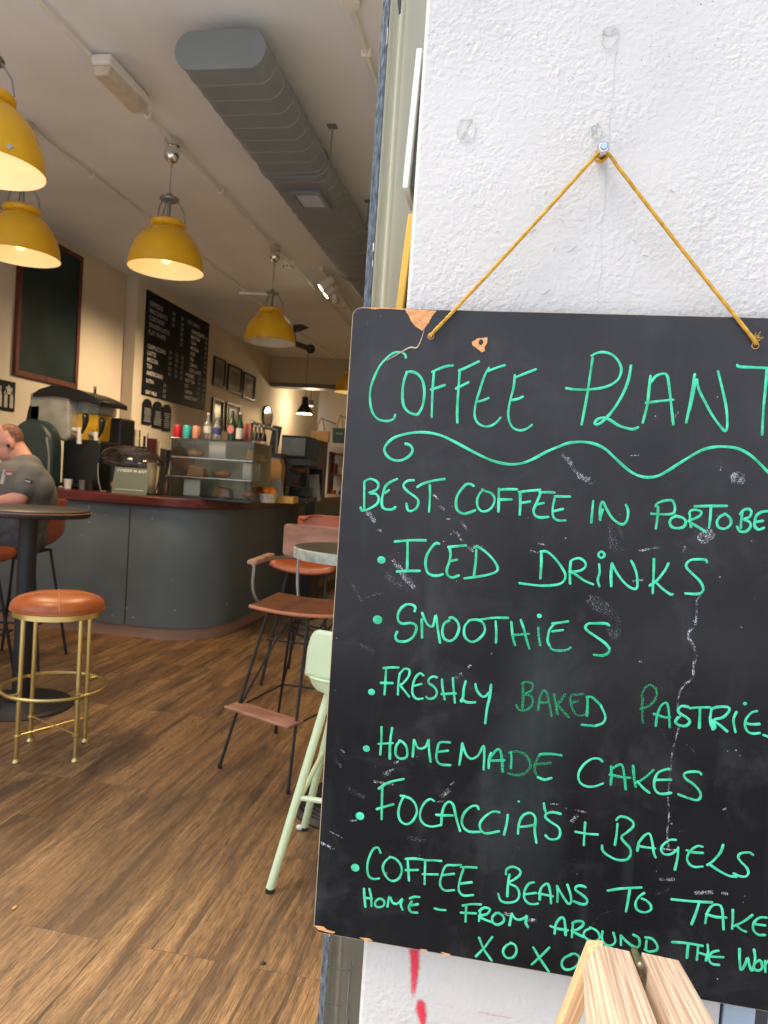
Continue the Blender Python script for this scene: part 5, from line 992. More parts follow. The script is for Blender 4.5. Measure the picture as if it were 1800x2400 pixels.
MB().box(((x0+x1)/2, 6.12, (CT+z1)/2), (x1-x0, .25, z1-CT)).build('body', 'lid', t, smooth=False, bevel=.02); MB().box(((x0+x1)/2, 5.985, CT+.16), ((x1-x0)*.6, .05, .05)).build('spout', 'greysteel', t, smooth=False, bevel=.008); MB().box(((x0+x1)/2, 6.12, CT/2), (x1-x0, .25, CT-.004)).build('stand', 'black', t, smooth=False)
b = MB().box((py(305, 1060, 6.6).x, 6.75, .5), (.5, .34, 1.0)); tz = py(305, 1045, 6.6).z; b = MB().box((py(312, 1060, 6.6).x, 6.75, tz/2), (.42, .3, tz)); solo(b, 'coffee_machine', 'black', 'black coffee machine body carrying upturned glasses behind the counter', 'coffee machine', smooth=False, bevel=.01)
for k, u in enumerate((293, 306, 318)):
    p = py(u, 1030, 6.66)
    for j in range(2):
        tt = thing('glass_tumbler', ('upper' if j else 'lower')+' glass of the '+('left', 'middle', 'right')[k]+' stack on the coffee machine', 'glass', (p.x, 6.68, tz+.001+.085*j), 'stacked glasses')
        if k+j == 0: g0 = MB().lathe([(.036, 0), (.033, .08), (.030, .08), (.033, .002)], seg=18); gm = g0.build('tumbler', 'clear', tt, world=False)
        else: d = gm.copy(); C.objects.link(d); d.parent = tt
x0, x1, z0, z1 = bb(375, 985, 400, 1080, 6.9); 
solo(MB().lathe([(.0001, 0), (.11, 0), (.11, .22), (.05, .25), (.09, .5), (.0001, .5)], (py(385, 1040, 7.0).x, 7.0, 1.05), 16).box((py(385, 1040, 7).x, 7.0, .525), (.3, .3, 1.049)), 'bean_hopper', 'darkplastic', 'dark coffee bean hopper left of the cans behind the counter', 'hopper', smooth=True)
# back room
x = py(688, 1100, 12.5).x
t = thing('shelf_unit', 'dark wooden shelf of jars and cups against the back room wall', 'shelf', (-3.2, 16.7, 0))
b = MB()
for z in (.9, 1.45, 1.95): b.box((-3.3, 16.75, z), (1.8, .4, .04))
for xx in (-4.2, -2.4): b.box((xx, 16.75, 1.0), (.05, .4, 2.0))
b.build('shelf_board', 'shelfwood', t, smooth=False)
k = 0
for z in (.92, 1.47):
    for i in range(9):
        xx = -4.1+.2*i; k += 1; m = ('kraft', 'cup', 'maroon', 'dimwhite', 'darkplastic', 'tan')[(k*5) % 6]; hh3 = random.uniform(.14, .3)
        o = MB().lathe([(.0001, 0), (.07, 0), (.075, hh3*.8), (.05, hh3), (.0001, hh3)], (xx, 16.7, z+.001), 12); solo(o, 'jar', m, 'jar in the blurred row on the back room shelf', 'jar', 'jars on the back room shelf')
def tote(u0, v0, u1, v1, Y, hv, m, label):
    x0, x1, z0, z1 = bb(u0, v0, u1, v1, Y); t = thing('tote_bag', label, 'tote bag', ((x0+x1)/2, Y, z0))
    MB().prism([(x0+.02, Y, z0), (x1-.02, Y, z0), (x1, Y, z1), (x0, Y, z1)], (0, .10, 0)).build('bag', m, t, smooth=False, bevel=.015); zh = py((u0+u1)/2, hv, Y).z; b = MB(); xm = (x0+x1)/2; w3 = (x1-x0)*.22
    b.tube(smoothline([(xm-w3, Y+.02, z1-.02), (xm-w3*.6, Y+.03, (z1+zh)/2), (xm, Y+.04, zh), (xm+w3*.6, Y+.03, (z1+zh)/2), (xm+w3, Y+.02, z1-.02)], 5), .014, 6); b.build('handle', 'jute', t)
    solo(MB().tube([(xm, Y+.02, zh-.02), (xm, 17.0, zh-.02)], .012, 6), 'wall_peg', 'darkplastic', 'peg on the back wall holding the '+label.split(' tote')[0]+' tote bag', 'peg')
    return t, xm, z0, z1
tote(728, 1010, 772, 1036, 15.6, 978, 'jute', 'brown jute tote bag hung on the back room wall'); tt, xm, z0, z1 = tote(778, 1003, 812, 1038, 15.6, 972, 'tealbag', 'dark teal tote bag hung beside the chalkboard edge')
MB().box((xm, 15.597, z0+(z1-z0)*.62), (.16, .004, .03)).build('print_line', 'card', tt, smooth=False)
a = py(664, 990, 16.9); solo(MB().box((a.x, 16.95, a.z), (.16, .09, .17)), 'alarm_box', 'maroon', 'small dark red box on the back room wall', 'alarm box', smooth=False, bevel=.01)
for k, (u, v, Y, m, hh4, r4, lb, nm) in enumerate(((758, 1170, 6.9, 'cup', .17, .045, 'tall cream paper cup on the counter near the chalkboard edge', 'paper_cup'), (795, 1165, 7.0, 'lime', .12, .06, 'pale green jar on the counter beside the chalkboard edge', 'jar'), (756, 1120, 7.5, 'maroon', .16, .07, 'round brown tin on the counter past the fridge', 'tin'))):
    p = py(u, v, Y); solo(MB().lathe([(.0001, 0), (r4*.8, 0), (r4, hh4*.95), (r4*1.05, hh4), (.0001, hh4)], (max(-2.72, min(p.x, -2.24)), Y, CT), 18), nm, m, lb, nm.replace('_', ' '))
b = MB(); p = py(738, 1140, 6.7); b.box((max(p.x, -2.6), 6.7, CT+.13), (.10, .006, .26), rot=Matrix.Rotation(-.14, 3, 'Y')); solo(b, 'leaflet', 'dimwhite', 'pink toned leaflet leaning on the counter beyond the cooled case', 'leaflet', smooth=False)
lr = bpy.data.lights.new('back_room_light', 'POINT'); lr.energy = 14; lr.color = (1, .76, .48); lr.shadow_soft_size = .12
t = thing('spot_lamp', 'small lit spot lamp under the back beam right of the black pendant', 'spot lamp', tuple(py(728, 952, 14.2)))
MB().lathe([(.0001, .12), (.05, .12), (.05, 0), (.045, .004)], seg=16).build('barrel', 'black', t, world=False); MB().disc(.045, .003, seg=16).build('lens', 'warmlens', t, world=False, smooth=False); MB().tube([(0, 0, .12), (0, 0, CZ-t.location.z)], .008, 6).build('stem', 'black', t, world=False)
lo = bpy.data.objects.new('back_room_light', lr); C.objects.link(lo); lo.parent = t; lo.location = (0, 0, -.05)

# more of the clutter behind the counter
def cl(u, v0, Y, z0, prof, name, m, label, cat, seg=16, group=None):
    p = py(u, v0, Y); h = max(.06, p.z-z0); r = prof[0]
    pts = [(.0001, 0)]+[(r*a, h*b2) for a, b2 in prof[1]]+[(.0001, h)]
    return solo(MB().lathe(pts, (p.x, Y, z0), seg), name, m, label, cat, group)
BOT = [(1, 0), (1, .55), (.85, .66), (.35, .78), (.32, .97), (.36, 1)]; CUP = [(.75, 0), (1, .95), (1.04, 1)]; TUB = [(1, 0), (1, .9), (1.05, .92), (1.05, 1)]
for u, v, Y, k, r, m, lb, nm in ((339, 1022, 6.5, BOT, .035, 'bottle_brown', 'brown syrup bottle just right of the stacked glasses', 'bottle'), (348, 1016, 6.6, BOT, .034, 'label_w', 'white capped syrup bottle beside the brown syrup bottle', 'bottle'), (357, 1028, 6.5, TUB, .045, 'maroon', 'dark red tub beside the syrup bottles behind the counter', 'tub'), (366, 1034, 6.7, CUP, .045, 'cup', 'short stack of cream paper cups left of the bean hopper', 'paper cups'),
        (272, 1060, 5.75, TUB, .05, 'darkplastic', 'black tub behind the sage green shop card', 'tub'), (356, 1085, 5.62, CUP, .04, 'cup', 'paper cup between the wire dome and the display case', 'paper cup'), (392, 1120, 5.50, BOT, .026, 'bottle_brown', 'small brown bottle tucked left of the display case', 'bottle')):
    z0 = CT+.0005 if Y < 5.8 else tz if u < 362 and False else 1.0
    cl(u, v, Y, z0, (r, k), nm.replace(' ', '_'), m, lb, nm)
solo(MB().box((py(352, 1050, 6.6).x, 6.62, .4975), (.62, .5, .995)), 'under_counter_fridge', 'black', 'low black fridge carrying the syrup bottles behind the counter', 'fridge', smooth=False, bevel=.008)
for k, (u, v) in enumerate(((160, 1136), (195, 1140), (213, 1142))):
    p = py(u, v-18, 5.55); solo(MB().lathe([(.0001, 0), (.028, 0), (.036, .075), (.038, .08), (.033, .078), (.026, .006), (.0001, .005)], (p.x, 5.55, CT+.0005), 18), 'cup', ('white', 'greysteel', 'darkplastic')[k], ('small white cup on the drip side of the drinks machine', 'small steel cup in front of the drinks machine', 'small black cup in front of the drinks machine')[k], 'cup')
# ------------------------------------------------------------------ seats and tables
# brass stool
sx, sy = -2.02, 3.02; KS = .86
t = thing('bar_stool', 'brass bar stool with a round tan leather cushion', 'bar stool', (sx, sy, 0))
R_ = .234
MB().lathe([(r*KS, z) for r, z in ((.0001, .758), (.05, .757), (.11, .754), (.165, .747), (.205, .735), (.228, .716), (.236, .70), (.234, .69), (.226, .685), (.0001, .684))], seg=56).build('cushion', 'tan', t, world=False)
b = MB(); b.tube([(.2345*KS*math.cos(a), .2345*KS*math.sin(a), .6865) for a in [2*math.pi*i/64 for i in range(64)]], .0055, 6, closed=True); cu = [c for c in kids(t)][0]
b.build('piping', 'tan', cu, world=False)
b = MB()
def cz(r): 
    pr = [(0, .758), (.05, .757), (.11, .754), (.165, .747), (.205, .735), (.228, .716), (.236, .70)]
    for (r0, z0), (r1, z1) in zip(pr, pr[1:]):
        if r <= r1: return z0+(z1-z0)*(r-r0)/(r1-r0)
    return .70
for q in (rad(35), rad(125)): b.tube([(r*KS*math.cos(q), r*KS*math.sin(q), cz(abs(r))+.0005) for r in [-.234+.468*i/40 for i in range(41)]], .0022, 5)
b.build('seam', 'stitch', cu, world=False)
MB().lathe([(r*KS, z) for r, z in ((.224, .684), (.2245, .655), (.219, .655), (.2185, .684))], seg=48).build('seat_ring', 'brass', t, world=False)
legs = [(-.065, -.163), (.164, -.067), (.07, .158), (-.17, .077)]
for lx, ly in legs:
    b = MB(); k = .97; b.tube([(lx*k, ly*k, .656), (lx, ly, .01)], .0105, 12)
    b.lathe([(.0001, 0), (.016, 0), (.018, .006), (.014, .012), (.011, .02)], (lx, ly, 0), 14); b.lathe([(.011, .116), (.0175, .120), (.0175, .128), (.011, .132)], (lx, ly, 0), 14)
    d = Vector((lx, ly, 0)).normalized(); b.tube([(lx, ly, .315), tuple(Vector((0, 0, .315))+d*.225)], .0065, 8)
    b.build('leg', 'brass', t, world=False)
MB().tube([(.227*math.cos(a), .227*math.sin(a), .315) for a in [2*math.pi*i/64 for i in range(64)]], .0085, 10, closed=True).build('foot_ring', 'brass', t, world=False)
b = MB(); b.tube([(*legs[0], .124), (*legs[2], .124)], .0045, 8); b.tube([(*legs[1], .126), (*legs[3], .126)], .0045, 8); b.build('cross_brace', 'brass', t, world=False)

def ribbed_base(R0, n):
    pr = [(.0001, .05), (.05, .05), (.07, .036)]
    for k in range(n): r = .08+(R0-.095)*k/n; dr = (R0-.095)/n; z = .036-.020*k/n; pr += [(r, z), (r+dr*.35, z+.004), (r+dr*.65, z+.004), (r+dr*.95, z-.003)]
    return pr+[(R0-.006, .012), (R0, .006), (R0, 0)]
def pedestal(name, label, x, y, R0, topr, topz, thick, topm, edge=None):
    t = thing(name, label, 'table', (x, y, 0))
    pr = [(.0001, topz), (topr-.012, topz), (topr-.003, topz-.004), (topr, topz-.012), (topr, topz-thick+.01), (topr-.006, topz-thick), (.0001, topz-thick)]
    MB().lathe(pr if not edge else [(.0001, topz), (topr-.004, topz), (topr-.004, topz-.004)], seg=72).build('table_top', topm, t, world=False)
    if edge: MB().lathe([(topr-.004, topz), (topr, topz-.004), (topr, topz-thick), (.0001, topz-thick)], seg=72).build('top_edge', edge, t, world=False)
    MB().tube([(0, 0, topz-thick), (0, 0, .04)], .048, 28).build('column', 'blackiron', t, world=False)
    MB().lathe(ribbed_base(R0, 7), seg=56).build('base', 'blackiron', t, world=False); return t
bt1 = pedestal('bar_table', 'tall round black bar table on a ribbed base behind the brass stool', -2.575, 3.545, .275, .315, 1.10, .042, 'black')
MB().tube([(.3162*math.cos(a), .3162*math.sin(a), 1.085) for a in [2*math.pi*i/72 for i in range(72)]], .0018, 5, closed=True).build('worn_rim', 'plyedge', bt1, world=False)
pedestal('bar_table', 'tall round grey stone topped table by the chalkboard edge', -.565, 2.90, .235, .29, 1.085, .042, 'tabletop', 'marble')

# orange shell bar chairs
def shell(wd, z0, zb):
    # seat from front lip to the top of the back, local: the sitter faces -Y
    prof = [(-.21, z0-.035), (-.195, z0-.005), (-.15, z0+.008), (-.05, z0), (.06, z0-.004), (.13, z0+.012), (.175, z0+.06), (.195, z0+.13), (.212, z0+.22), (.224, zb-.03), (.226, zb)]
    prof = smoothline([(0, y, z) for y, z in prof], 3); n = len(prof); m = 13; vs = []; fs = []
    for i, p in enumerate(prof):
        k = i/(n-1); back = max(0, (k-.5)*2)
        for j in range(m):
            u = -1+2*j/(m-1); wdt = wd*(1-.10*back) * (1 if k < .93 else 1-.22*((k-.93)/.07)**2)
            curl = abs(u)**2.4
            vs.append((u*wdt/2, p.y-curl*.055*back, p.z+curl*.035*(1-back) - (.045*abs(u)**4 if k > .9 else 0)*(k-.9)/.1))
    for i in range(n-1):
        for j in range(m-1): a = i*m+j; fs.append((a, a+1, a+m+1, a+m))
    mb = MB(); mb.add(vs, fs); return mb
def bar_chair(x, y, rz, label, z0=.78, zb=1.11):
    t = thing('bar_chair', label, 'bar chair', (x, y, 0), 'orange bar chairs'); t.rotation_euler = (0, 0, rz)
    o = shell(.44, z0, zb).build('shell', 'orange', t, world=False, ang=1.2); so = o.modifiers.new('thick', 'SOLIDIFY'); so.thickness = .014; so.offset = 0
    for ax in (-1, 1):
        for ay in (-1, 1): MB().tube([(ax*.13, ay*.12, z0-.03), (ax*.225, ay*.225, .0)], .010, 8).build('leg', 'blackiron', t, world=False)
    c = .205; MB().tube([(-c, -c, .30), (c, -c, .30), (c, c, .30), (-c, c, .30)], .007, 8, closed=True).build('foot_rail', 'blackiron', t, world=False)
    MB().box((0, 0, z0-.028), (.28, .26, .012)).build('seat_plate', 'blackiron', t, world=False, smooth=False); return t
ch = bar_chair(-1.24, 4.62, rad(-6), 'orange shell bar chair behind the wooden armchair by the dark side of the counter')
dup(ch, (-3.17, 4.33, 0), rad(-78), 'orange shell bar chair the man in the grey shirt sits on')
dup(ch, (-3.12, 3.72, 0), rad(100), 'orange shell bar chair at the left photo edge beside the bar table')

# wooden high armchair with a footrest
ax0, ay0 = -.87, 3.22
t = thing('high_armchair', 'wooden high armchair with black wire legs and a wooden footrest', 'armchair', (ax0, ay0, 0))
def bent(x0, x1, y0, y1, z, th, sag, n=12, axis='x', front=.0):
    vs = []; fs = []
    for k, zz in ((0, z), (1, z-th)):
        for j in range(2):
            for i in range(n+1):
                u = i/n; x = x0+(x1-x0)*u; s = sag*(4*u*(1-u)); vs.append((x, (y0 if j == 0 else y1)-(front*4*u*(1-u) if j == 0 else 0), zz-s))
    N = n+1
    for i in range(n):
        a = i; fs += [(a, a+1, N+a+1, N+a), (2*N+a+1, 2*N+a, 3*N+a, 3*N+a+1), (a+1, a, 2*N+a, 2*N+a+1), (N+a, N+a+1, 3*N+a+1, 3*N+a)]
    fs += [(0, N, 3*N, 2*N), (n, 2*N+n, 3*N+n, N+n)]
    return MB().add(vs, fs)
bent(-1.09, -.63, 3.03, 3.43, .785, .014, .014, front=.02).build('seat', 'plywood', t, bevel=.003, ang=.5)
b = MB(); b.tube(smoothline([(-1.092+.462*i/12, 3.027-.02*4*(i/12)*(1-i/12), .779-.014*4*(i/12)*(1-i/12)) for i in range(13)], 2), .0085, 8); b.build('seat_edge', 'plyedge', t)
poly = [(x, 3.50, z) for x, z in rrect(-1.105, .962, -.60, 1.125, .022)]
MB().prism(poly[::-1], (0, .013, 0)).build('backrest', 'pinkply', t, smooth=False, bevel=.003)
R_m = .0072
def rod(pts, name='frame_rod', r=R_m, s=4, mat='greysteel'): return MB().tube(smoothline(pts, s), r, 8).build(name, mat, t)
rod([(-1.015, 3.49, 1.0), (-1.01, 3.47, .955), (-1.0, 3.44, .85), (-.985, 3.42, .775)], 'back_support'); rod([(-.70, 3.49, 1.0), (-.705, 3.47, .955), (-.71, 3.44, .85), (-.72, 3.42, .775)], 'back_support')
for sg, xa in ((-1, -1.10), (1, -.60)):
    MB().prism([(xa-.022, 3.04, .962), (xa+.022, 3.04, .962), (xa+.024, 3.30, .972), (xa-.018, 3.30, .972)], (0, 0, .02)).build('armrest', 'pinkply', t, smooth=False, bevel=.006)
    rod([(xa, 3.08, .96), (xa+.004*sg, 3.085, .86), (xa-.01*sg, 3.10, .80), (xa-.035*sg, 3.12, .77)], 'arm_post')
rod([(-1.10, 3.06, .96), (-1.10, 3.30, .962), (-1.08, 3.42, .962), (-1.0, 3.482, .957), (-.85, 3.487, .953), (-.70, 3.482, .957), (-.62, 3.42, .962), (-.60, 3.30, .962), (-.60, 3.06, .96)], 'arm_rail')
FL, FR, BL_, BR_ = (-1.217, 3.10, 0), (-.838, 2.94, 0), (-1.12, 3.62, 0), (-.66, 3.60, 0)
for ft, tp in ((FL, (-1.04, 3.14, .75)), (FR, (-.83, 3.06, .74)), (BL_, (-1.0, 3.40, .75)), (BR_, (-.70, 3.40, .75))):
    f, h = Vector(ft), Vector(tp); k = f.lerp(h, .36)
    b = MB(); b.tube([f+Vector((0, 0, .012)), k, h], R_m, 8); b.tube([k, h.lerp(Vector((-.865, 3.24, .66)), .42)+Vector((0, 0, -.02))], .005, 8); b.tube([f+Vector((.0, 0, 0)), f+Vector((.0, 0, .02))], .010, 8); b.build('leg', 'blackiron', t)
b = MB(); pts = [(-1.04, 3.14, .745), (-.83, 3.06, .735), (-.70, 3.40, .745), (-1.0, 3.40, .745)]; b.tube(pts, .006, 8, closed=True); b.tube([(-1.0, 3.17, .745), (-.98, 3.18, .66), (-.82, 3.13, .63), (-.76, 3.12, .74)], .0055, 8); b.tube([(-.98, 3.38, .745), (-.97, 3.34, .66), (-.80, 3.32, .64), (-.74, 3.36, .74)], .0055, 8); b.tube([(-.98, 3.18, .66), (-.97, 3.34, .66)], .0055, 8); b.tube([(-.82, 3.13, .63), (-.80, 3.32, .64)], .0055, 8)
kl = lambda a, c, z: tuple(Vector(a).lerp(Vector(c), z/.75)); a1, a2, a3, a4 = kl(FL, (-1.04, 3.14, .75), .29), kl(FR, (-.83, 3.06, .74), .29), kl(BR_, (-.70, 3.40, .75), .29), kl(BL_, (-1.0, 3.40, .75), .29)
b.tube([a1, a2, a3, a4], .0055, 8, closed=True); b.build('frame', 'blackiron', t)
d = (Vector(a2)-Vector(a1)).normalized(); nn = Vector((d.y, -d.x, 0)); o = Vector(a1)-d*.02+Vector((0, 0, .004)); e = Vector(a2)+d*.02+Vector((0, 0, .004))
MB().prism([o+nn*.075, e+nn*.075, e-nn*.03, o-nn*.03], (0, 0, .014)).build('footrest', 'pinkply', t, smooth=False, bevel=.005)

# mint bar stool
mx, my = -.440, 2.44
t = thing('bar_stool', 'pale mint metal bar stool with a low rounded back beside the chalkboard', 'bar stool', (mx, my, 0))
def rring(w, dpt, r, z, n=6): return [(x, y, z) for x, y in rrect(-w/2, -dpt/2, w/2, dpt/2, r, n)]
loops = [rring(.26, .27, .08, .655), rring(.32, .33, .085, .66), rring(.345, .352, .09, .68), rring(.355, .36, .09, .70), rring(.372, .378, .10, .703), rring(.376, .382, .10, .708), rring(.372, .378, .10, .713), rring(.345, .35, .09, .712), rring(.31, .31, .08, .70), rring(.12, .12, .04, .696)]
vs = [p for L in loops for p in L]; n = len(loops[0]); fs = [tuple(range(n-1, -1, -1))]
for i in range(len(loops)-1): fs += [(i*n+j, i*n+(j+1) % n, (i+1)*n+(j+1) % n, (i+1)*n+j) for j in range(n)]
fs.append(tuple((len(loops)-1)*n+j for j in range(n))); MB().add(vs, fs).build('seat', 'mint', t, world=False)
# low back: a curved plate with rounded upper corners on the street side
vs = []; fs = []; nu, nv = 22, 10
for i in range(nu+1):
    u = -1+2*i/nu
    for j in range(nv+1):
        v = j/nv; ht = .165*(1-max(0, (abs(u)-.62)/.38)**2.2*.75); x = .180*math.sin(u*1.25)/math.sin(1.25); y = -.187+.075*(1-math.cos(u*1.25))+.0-.012*v
        vs.append((x, y, .708+ht*v))
for i in range(nu):
    for j in range(nv): a = i*(nv+1)+j; fs.append((a, a+nv+1, a+nv+2, a+1))
o = MB().add(vs, fs).build('back', 'mint', t, world=False, ang=1.2); so = o.modifiers.new('thick', 'SOLIDIFY'); so.thickness = .009; so.offset = 0
lg = [((-.105, -.09, .66), (-.234, -.22, 0)), ((-.105, .09, .66), (-.243, .214, 0)), ((.105, -.09, .66), (.212, -.22, 0)), ((.105, .09, .66), (.212, .215, 0))]
for a, c in lg:
    o = MB().tube([a, c[:2]+(.012,)], .0145, 14).build('leg', 'mint', t, world=False); MB().lathe([(.0001, 0), (.0155, 0), (.0155, .014), (.0001, .014)], (c[0], c[1], 0), 12).build('foot_cap', 'black', o, world=False)
def on(l, z): a, c = Vector(l[0]), Vector(l[1]); return a.lerp(c, (.66-z)/.66)
for i, j, z0_, z1_ in ((0, 1, .26, .34), (2, 3, .26, .34), (0, 2, .30, .30)): MB().tube([on(lg[i], z0_), on(lg[j], z1_)], .009, 10).build('stretcher', 'mint', t, world=False)
p = pz(745, 1950, .0); solo(MB().ball((-.70, 2.645, .012), .012, 10, 6, (1.2, 1, .9)), 'floor_litter', 'white', 'crumpled white scrap on the floor beside the mint stool foot', 'litter')
random.seed(12)
for k, (u, v) in enumerate(((617, 2257),)): p = pz(u, v, .003); solo(MB().ball(tuple(p), .006, 8, 5, (1.5, 1, .5)), 'floor_litter', 'black', 'small black crumb on the bare floorboards', 'litter')
for k, (u, v) in enumerate(((34, 2127), )): p = pz(u, v, .003); solo(MB().ball(tuple(p), .006, 8, 5, (1.1, 1.8, .5)), 'floor_litter', 'wickertan', 'tan crumb on the floor near the left photo edge', 'litter')

# ------------------------------------------------------------------ seated man
YM = 4.12
def pm(u, v, dy=0): return py(u, v, YM+dy)
head = pm(19, 1040); chin = pm(6, 1082, -.03); neck = pm(56, 1082, .0)
sh_n, sh_f = pm(70, 1104, -.17), pm(58, 1098, .19); hipc = Vector((head.x+.12, YM+.02, .86))
t = thing('person', 'man in a grey t-shirt and dark trousers looking down at the bar table', 'person', (hipc.x, YM, 0))
def cap(mb, a, b2, r0, r1, n=7):
    a, b2 = Vector(a), Vector(b2); mb.tube([a.lerp(b2, i/n) for i in range(n+1)], [r0+(r1-r0)*i/n for i in range(n+1)], 14); mb.ball(tuple(a), r0, 14, 8); mb.ball(tuple(b2), r1, 14, 8)
def remesh(o, vox, sm=2):
    m = o.modifiers.new('merge', 'REMESH'); m.mode = 'VOXEL'; m.voxel_size = vox; m.use_smooth_shade = True
    if sm: s = o.modifiers.new('soft', 'SMOOTH'); s.iterations = sm; s.factor = .5
    return o
bf = Vector((-.93, -.36, 0)).normalized(); hf = Vector((-.80, -.60, 0)).normalized()           # the way his body and his face point
side = Vector((-hf.y, hf.x, 0)); 
if side.y > 0: side = -side                            # towards the camera: his left
bside = Vector((-bf.y, bf.x, 0))
if bside.y > 0: bside = -bside
dn = Vector((0, 0, -1)); pit = rad(28); f3 = (hf*math.cos(pit)+dn*math.sin(pit)).normalized(); u3 = (hf*math.sin(pit)-dn*math.cos(pit)).normalized()
def hd(f, s, u): return head+f3*f+side*s+u3*u
body = MB()
def eball(f, s, u, rf, rs, ru):                        # ellipsoid in head axes
    k = len(body.v); body.ball((0, 0, 0), 1, 20, 12)
    for i in range(k, len(body.v)): x, y, z = body.v[i]; body.v[i] = tuple(hd(f+x*rf, s+y*rs, u+z*ru))
eball(-.012, 0, .035, .098, .077, .088); eball(.025, 0, -.035, .068, .062, .085); eball(.052, 0, -.088, .03, .032, .026); eball(-.02, .0, -.06, .06, .06, .06)
cap(body, hd(.092, 0, .015), hd(.112, 0, -.022), .010, .014); eball(.098, 0, -.026, .016, .017, .010)     # nose
eball(.082, 0, -.055, .014, .024, .006); eball(.080, 0, -.066, .013, .021, .007)                      # lips
for s in (-1, 1): eball(.075, s*.032, .028, .022, .024, .008); eball(-.010, s*.080, -.008, .022, .012, .034)  # brow, ear
cap(body, hd(-.030, 0, -.055), neck+Vector((.01, .02, -.03)), .062, .066)
for s, shp in ((1, sh_n), (-1, sh_f)):
    if s == 1: el = pm(46, 1168, -.24); wr = pm(-22, 1179, -.30)
    else: el = pm(-10, 1165, .08); wr = pm(-75, 1180, -.10)
    cap(body, shp+Vector((0, 0, -.02)), el, .058, .046); cap(body, el, wr, .046, .030)
    fd = (wr-el).normalized(); pd = fd.cross(Vector((0, 0, 1))).normalized(); palm = wr+fd*.055
    cap(body, wr, palm, .028, .034)
    for k, ln in enumerate((.068, .076, .070, .054)):
        a = palm+pd*(-.030+.020*k)+fd*.02; m_ = a+fd*ln*.55+Vector((0, 0, -.006)); c = m_+fd*ln*.4+Vector((0, 0, -.020)); cap(body, a, m_, .0095, .0088, 4); cap(body, m_, c, .0088, .0075, 4)
    a = wr+fd*.03-pd*.028*s; m_ = a-pd*.022*s+fd*.03; cap(body, a, m_, .011, .0095, 4); cap(body, m_, m_+fd*.028, .0095, .008, 4)
for s in (1, -1): kn = hipc+bf*.44+bside*s*.10+Vector((0, 0, -.02)); an = kn+Vector((.05, 0, -.46)); cap(body, hipc+bside*s*.09, kn, .07, .05); cap(body, kn, an, .05, .036); cap(body, an+Vector((0, 0, -.02)), an+bf*.17+Vector((0, 0, -.05)), .036, .030)
cap(body, hipc, neck+Vector((.03, .02, -.12)), .12, .12)
remesh(body.build('body', 'skin', t), .0085, 3)
sh = MB(); cap(sh, hipc+Vector((.0, 0, .08)), neck+Vector((.05, .02, -.22)), .140, .160); cap(sh, sh_n+Vector((-.02, .05, -.03)), neck+Vector((.02, .0, -.045)), .075, .066); cap(sh, sh_f+Vector((-.02, -.05, -.03)), neck+Vector((.02, .03, -.045)), .075, .066); cap(sh, sh_n+Vector((-.05, .07, -.14)), sh_f+Vector((-.10, -.03, -.13)), .12, .12); cap(sh, sh_n+Vector((.02, .05, -.10)), hipc+bside*.05+Vector((.0, 0, .12)), .10, .125); cap(sh, sh_n+Vector((.01, .04, -.05)), sh_f+Vector((.01, -.04, -.05)), .080, .080); cap(sh, neck+Vector((.03, .01, -.03)), neck+Vector((.05, .02, -.16)), .082, .14); cap(sh, hipc+bside*.07+bf*.03+Vector((0, 0, .10)), hipc-bside*.07+bf*.03+Vector((0, 0, .10)), .13, .13); cap(sh, hipc+bf*.06+Vector((0, 0, .10)), hipc+bf*.05+Vector((0, 0, .26)), .135, .13)
cap(sh, sh_n+Vector((0, .02, -.02)), sh_n.lerp(pm(46, 1168, -.24), .62), .078, .072); cap(sh, pm(22, 1122, -.08), pm(40, 1165, -.05), .115, .13); cap(sh, pm(36, 1100, -.05), pm(60, 1095, .0), .075, .085); cap(sh, sh_f+Vector((0, -.02, -.02)), sh_f.lerp(pm(-10, 1165, .08), .6), .084, .078)
remesh(sh.build('t_shirt', 'shirt', t), .013, 3)
tr_ = MB()
for s in (1, -1): kn = hipc+bf*.44+bside*s*.10+Vector((0, 0, -.02)); an = kn+Vector((.05, 0, -.42)); cap(tr_, hipc+bside*s*.085+Vector((0, 0, -.03)), kn, .105, .082); cap(tr_, kn, an, .080, .066)
cap(tr_, hipc+bside*.08, hipc-bside*.08, .135, .135); remesh(tr_.build('trousers', 'camo', t), .014, 3)
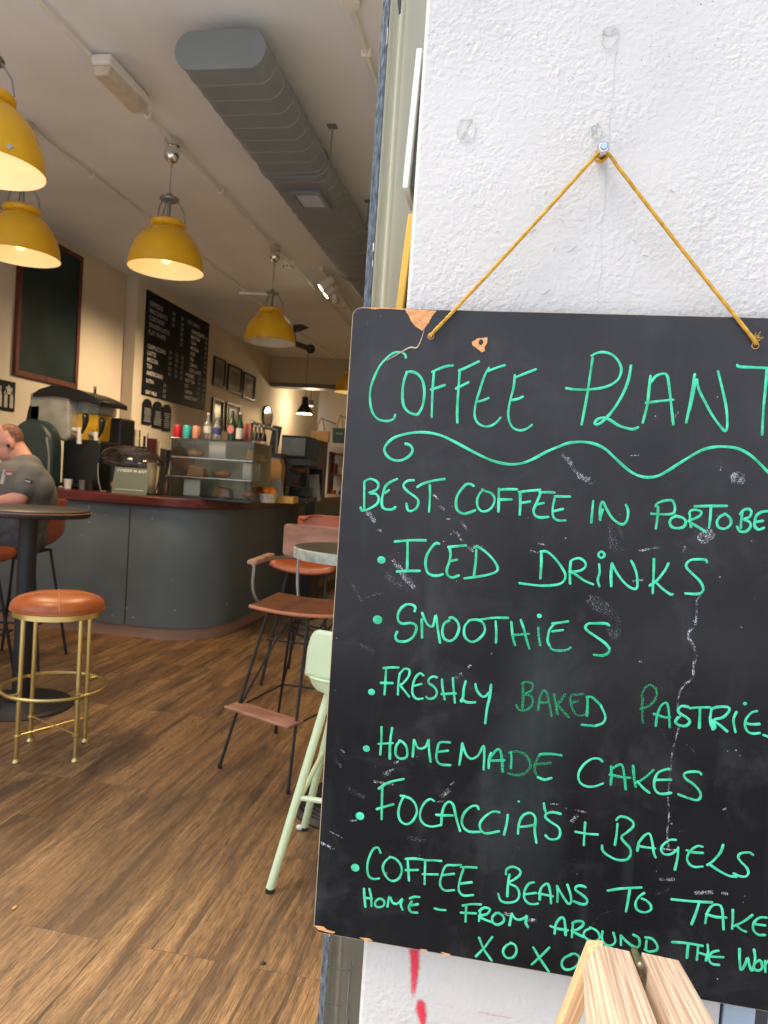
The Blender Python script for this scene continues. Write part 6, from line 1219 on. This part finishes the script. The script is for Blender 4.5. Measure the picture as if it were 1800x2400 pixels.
hr = MB(); k0 = len(hr.v); hr.ball((0, 0, 0), 1, 28, 18); keep = []
for i in range(len(hr.v)): x, y, z = hr.v[i]; hr.v[i] = tuple(hd(-.014+x*.0968, y*.0760, .0355+z*.0866))
ok = []
for f in hr.f:
    c = sum((Vector(hr.v[i]) for i in f), Vector())/len(f)-head; u, fv = c.dot(u3), c.dot(f3)
    if u > .072+max(0, fv-.03)*.3 or (u > .02+fv*1.2 and fv < -.03) : ok.append(f)
hr.f = ok; hr.build('hair', 'hair', t)
eb = MB(); q = hd(.004, .092, -.012); eb.ball(tuple(q), .010, 10, 6, (1, .8, 1.4)); eb.build('earbud', 'black', t)
for s in (1, -1): e = MB(); e.ball(tuple(hd(.083, s*.031, .010)), .009, 10, 6, (1, 1, .5)); e.build('eye', 'darkplastic', t); e = MB(); e.tube([hd(.090, s*.014, .030), hd(.092, s*.030, .035), hd(.080, s*.048, .030)], .0035, 5); e.build('eyebrow', 'hair', t)
pc2 = pm(67, 1128, -.335); b = MB(); b.box(tuple(pc2), (.05, .006, .024), rot=Matrix.Rotation(rad(12), 3, 'Y')); b.build('sleeve_patch', 'black', t, smooth=False); b = MB(); b.box(tuple(pc2+Vector((-.004, -.0036, 0))), (.036, .002, .009), rot=Matrix.Rotation(rad(12), 3, 'Y')); b.build('patch_stripe', 'dimwhite', t, smooth=False)
b = MB(); c = pm(8, 1118, -.30); b.box(tuple(c), (.022, .006, .085), rot=Matrix.Rotation(rad(14), 3, 'Y')); b.box(tuple(c+Vector((.03, 0, .022))), (.05, .006, .012)); b.build('chest_print', 'dimwhite', t, smooth=False); b = MB(); b.box(tuple(c+Vector((.035, -.001, .036))), (.055, .006, .008)); b.build('chest_print_band', 'red', t, smooth=False)

for s in (1, -1):
    kn = hipc+bf*.44+bside*s*.10+Vector((0, 0, -.02)); an = kn+Vector((.05, 0, -.46)); b = MB(); cap(b, an+Vector((.02, 0, -.035)), an+bf*.17+Vector((0, 0, -.055)), .048, .042); b.build('shoe', 'darkplastic', t)
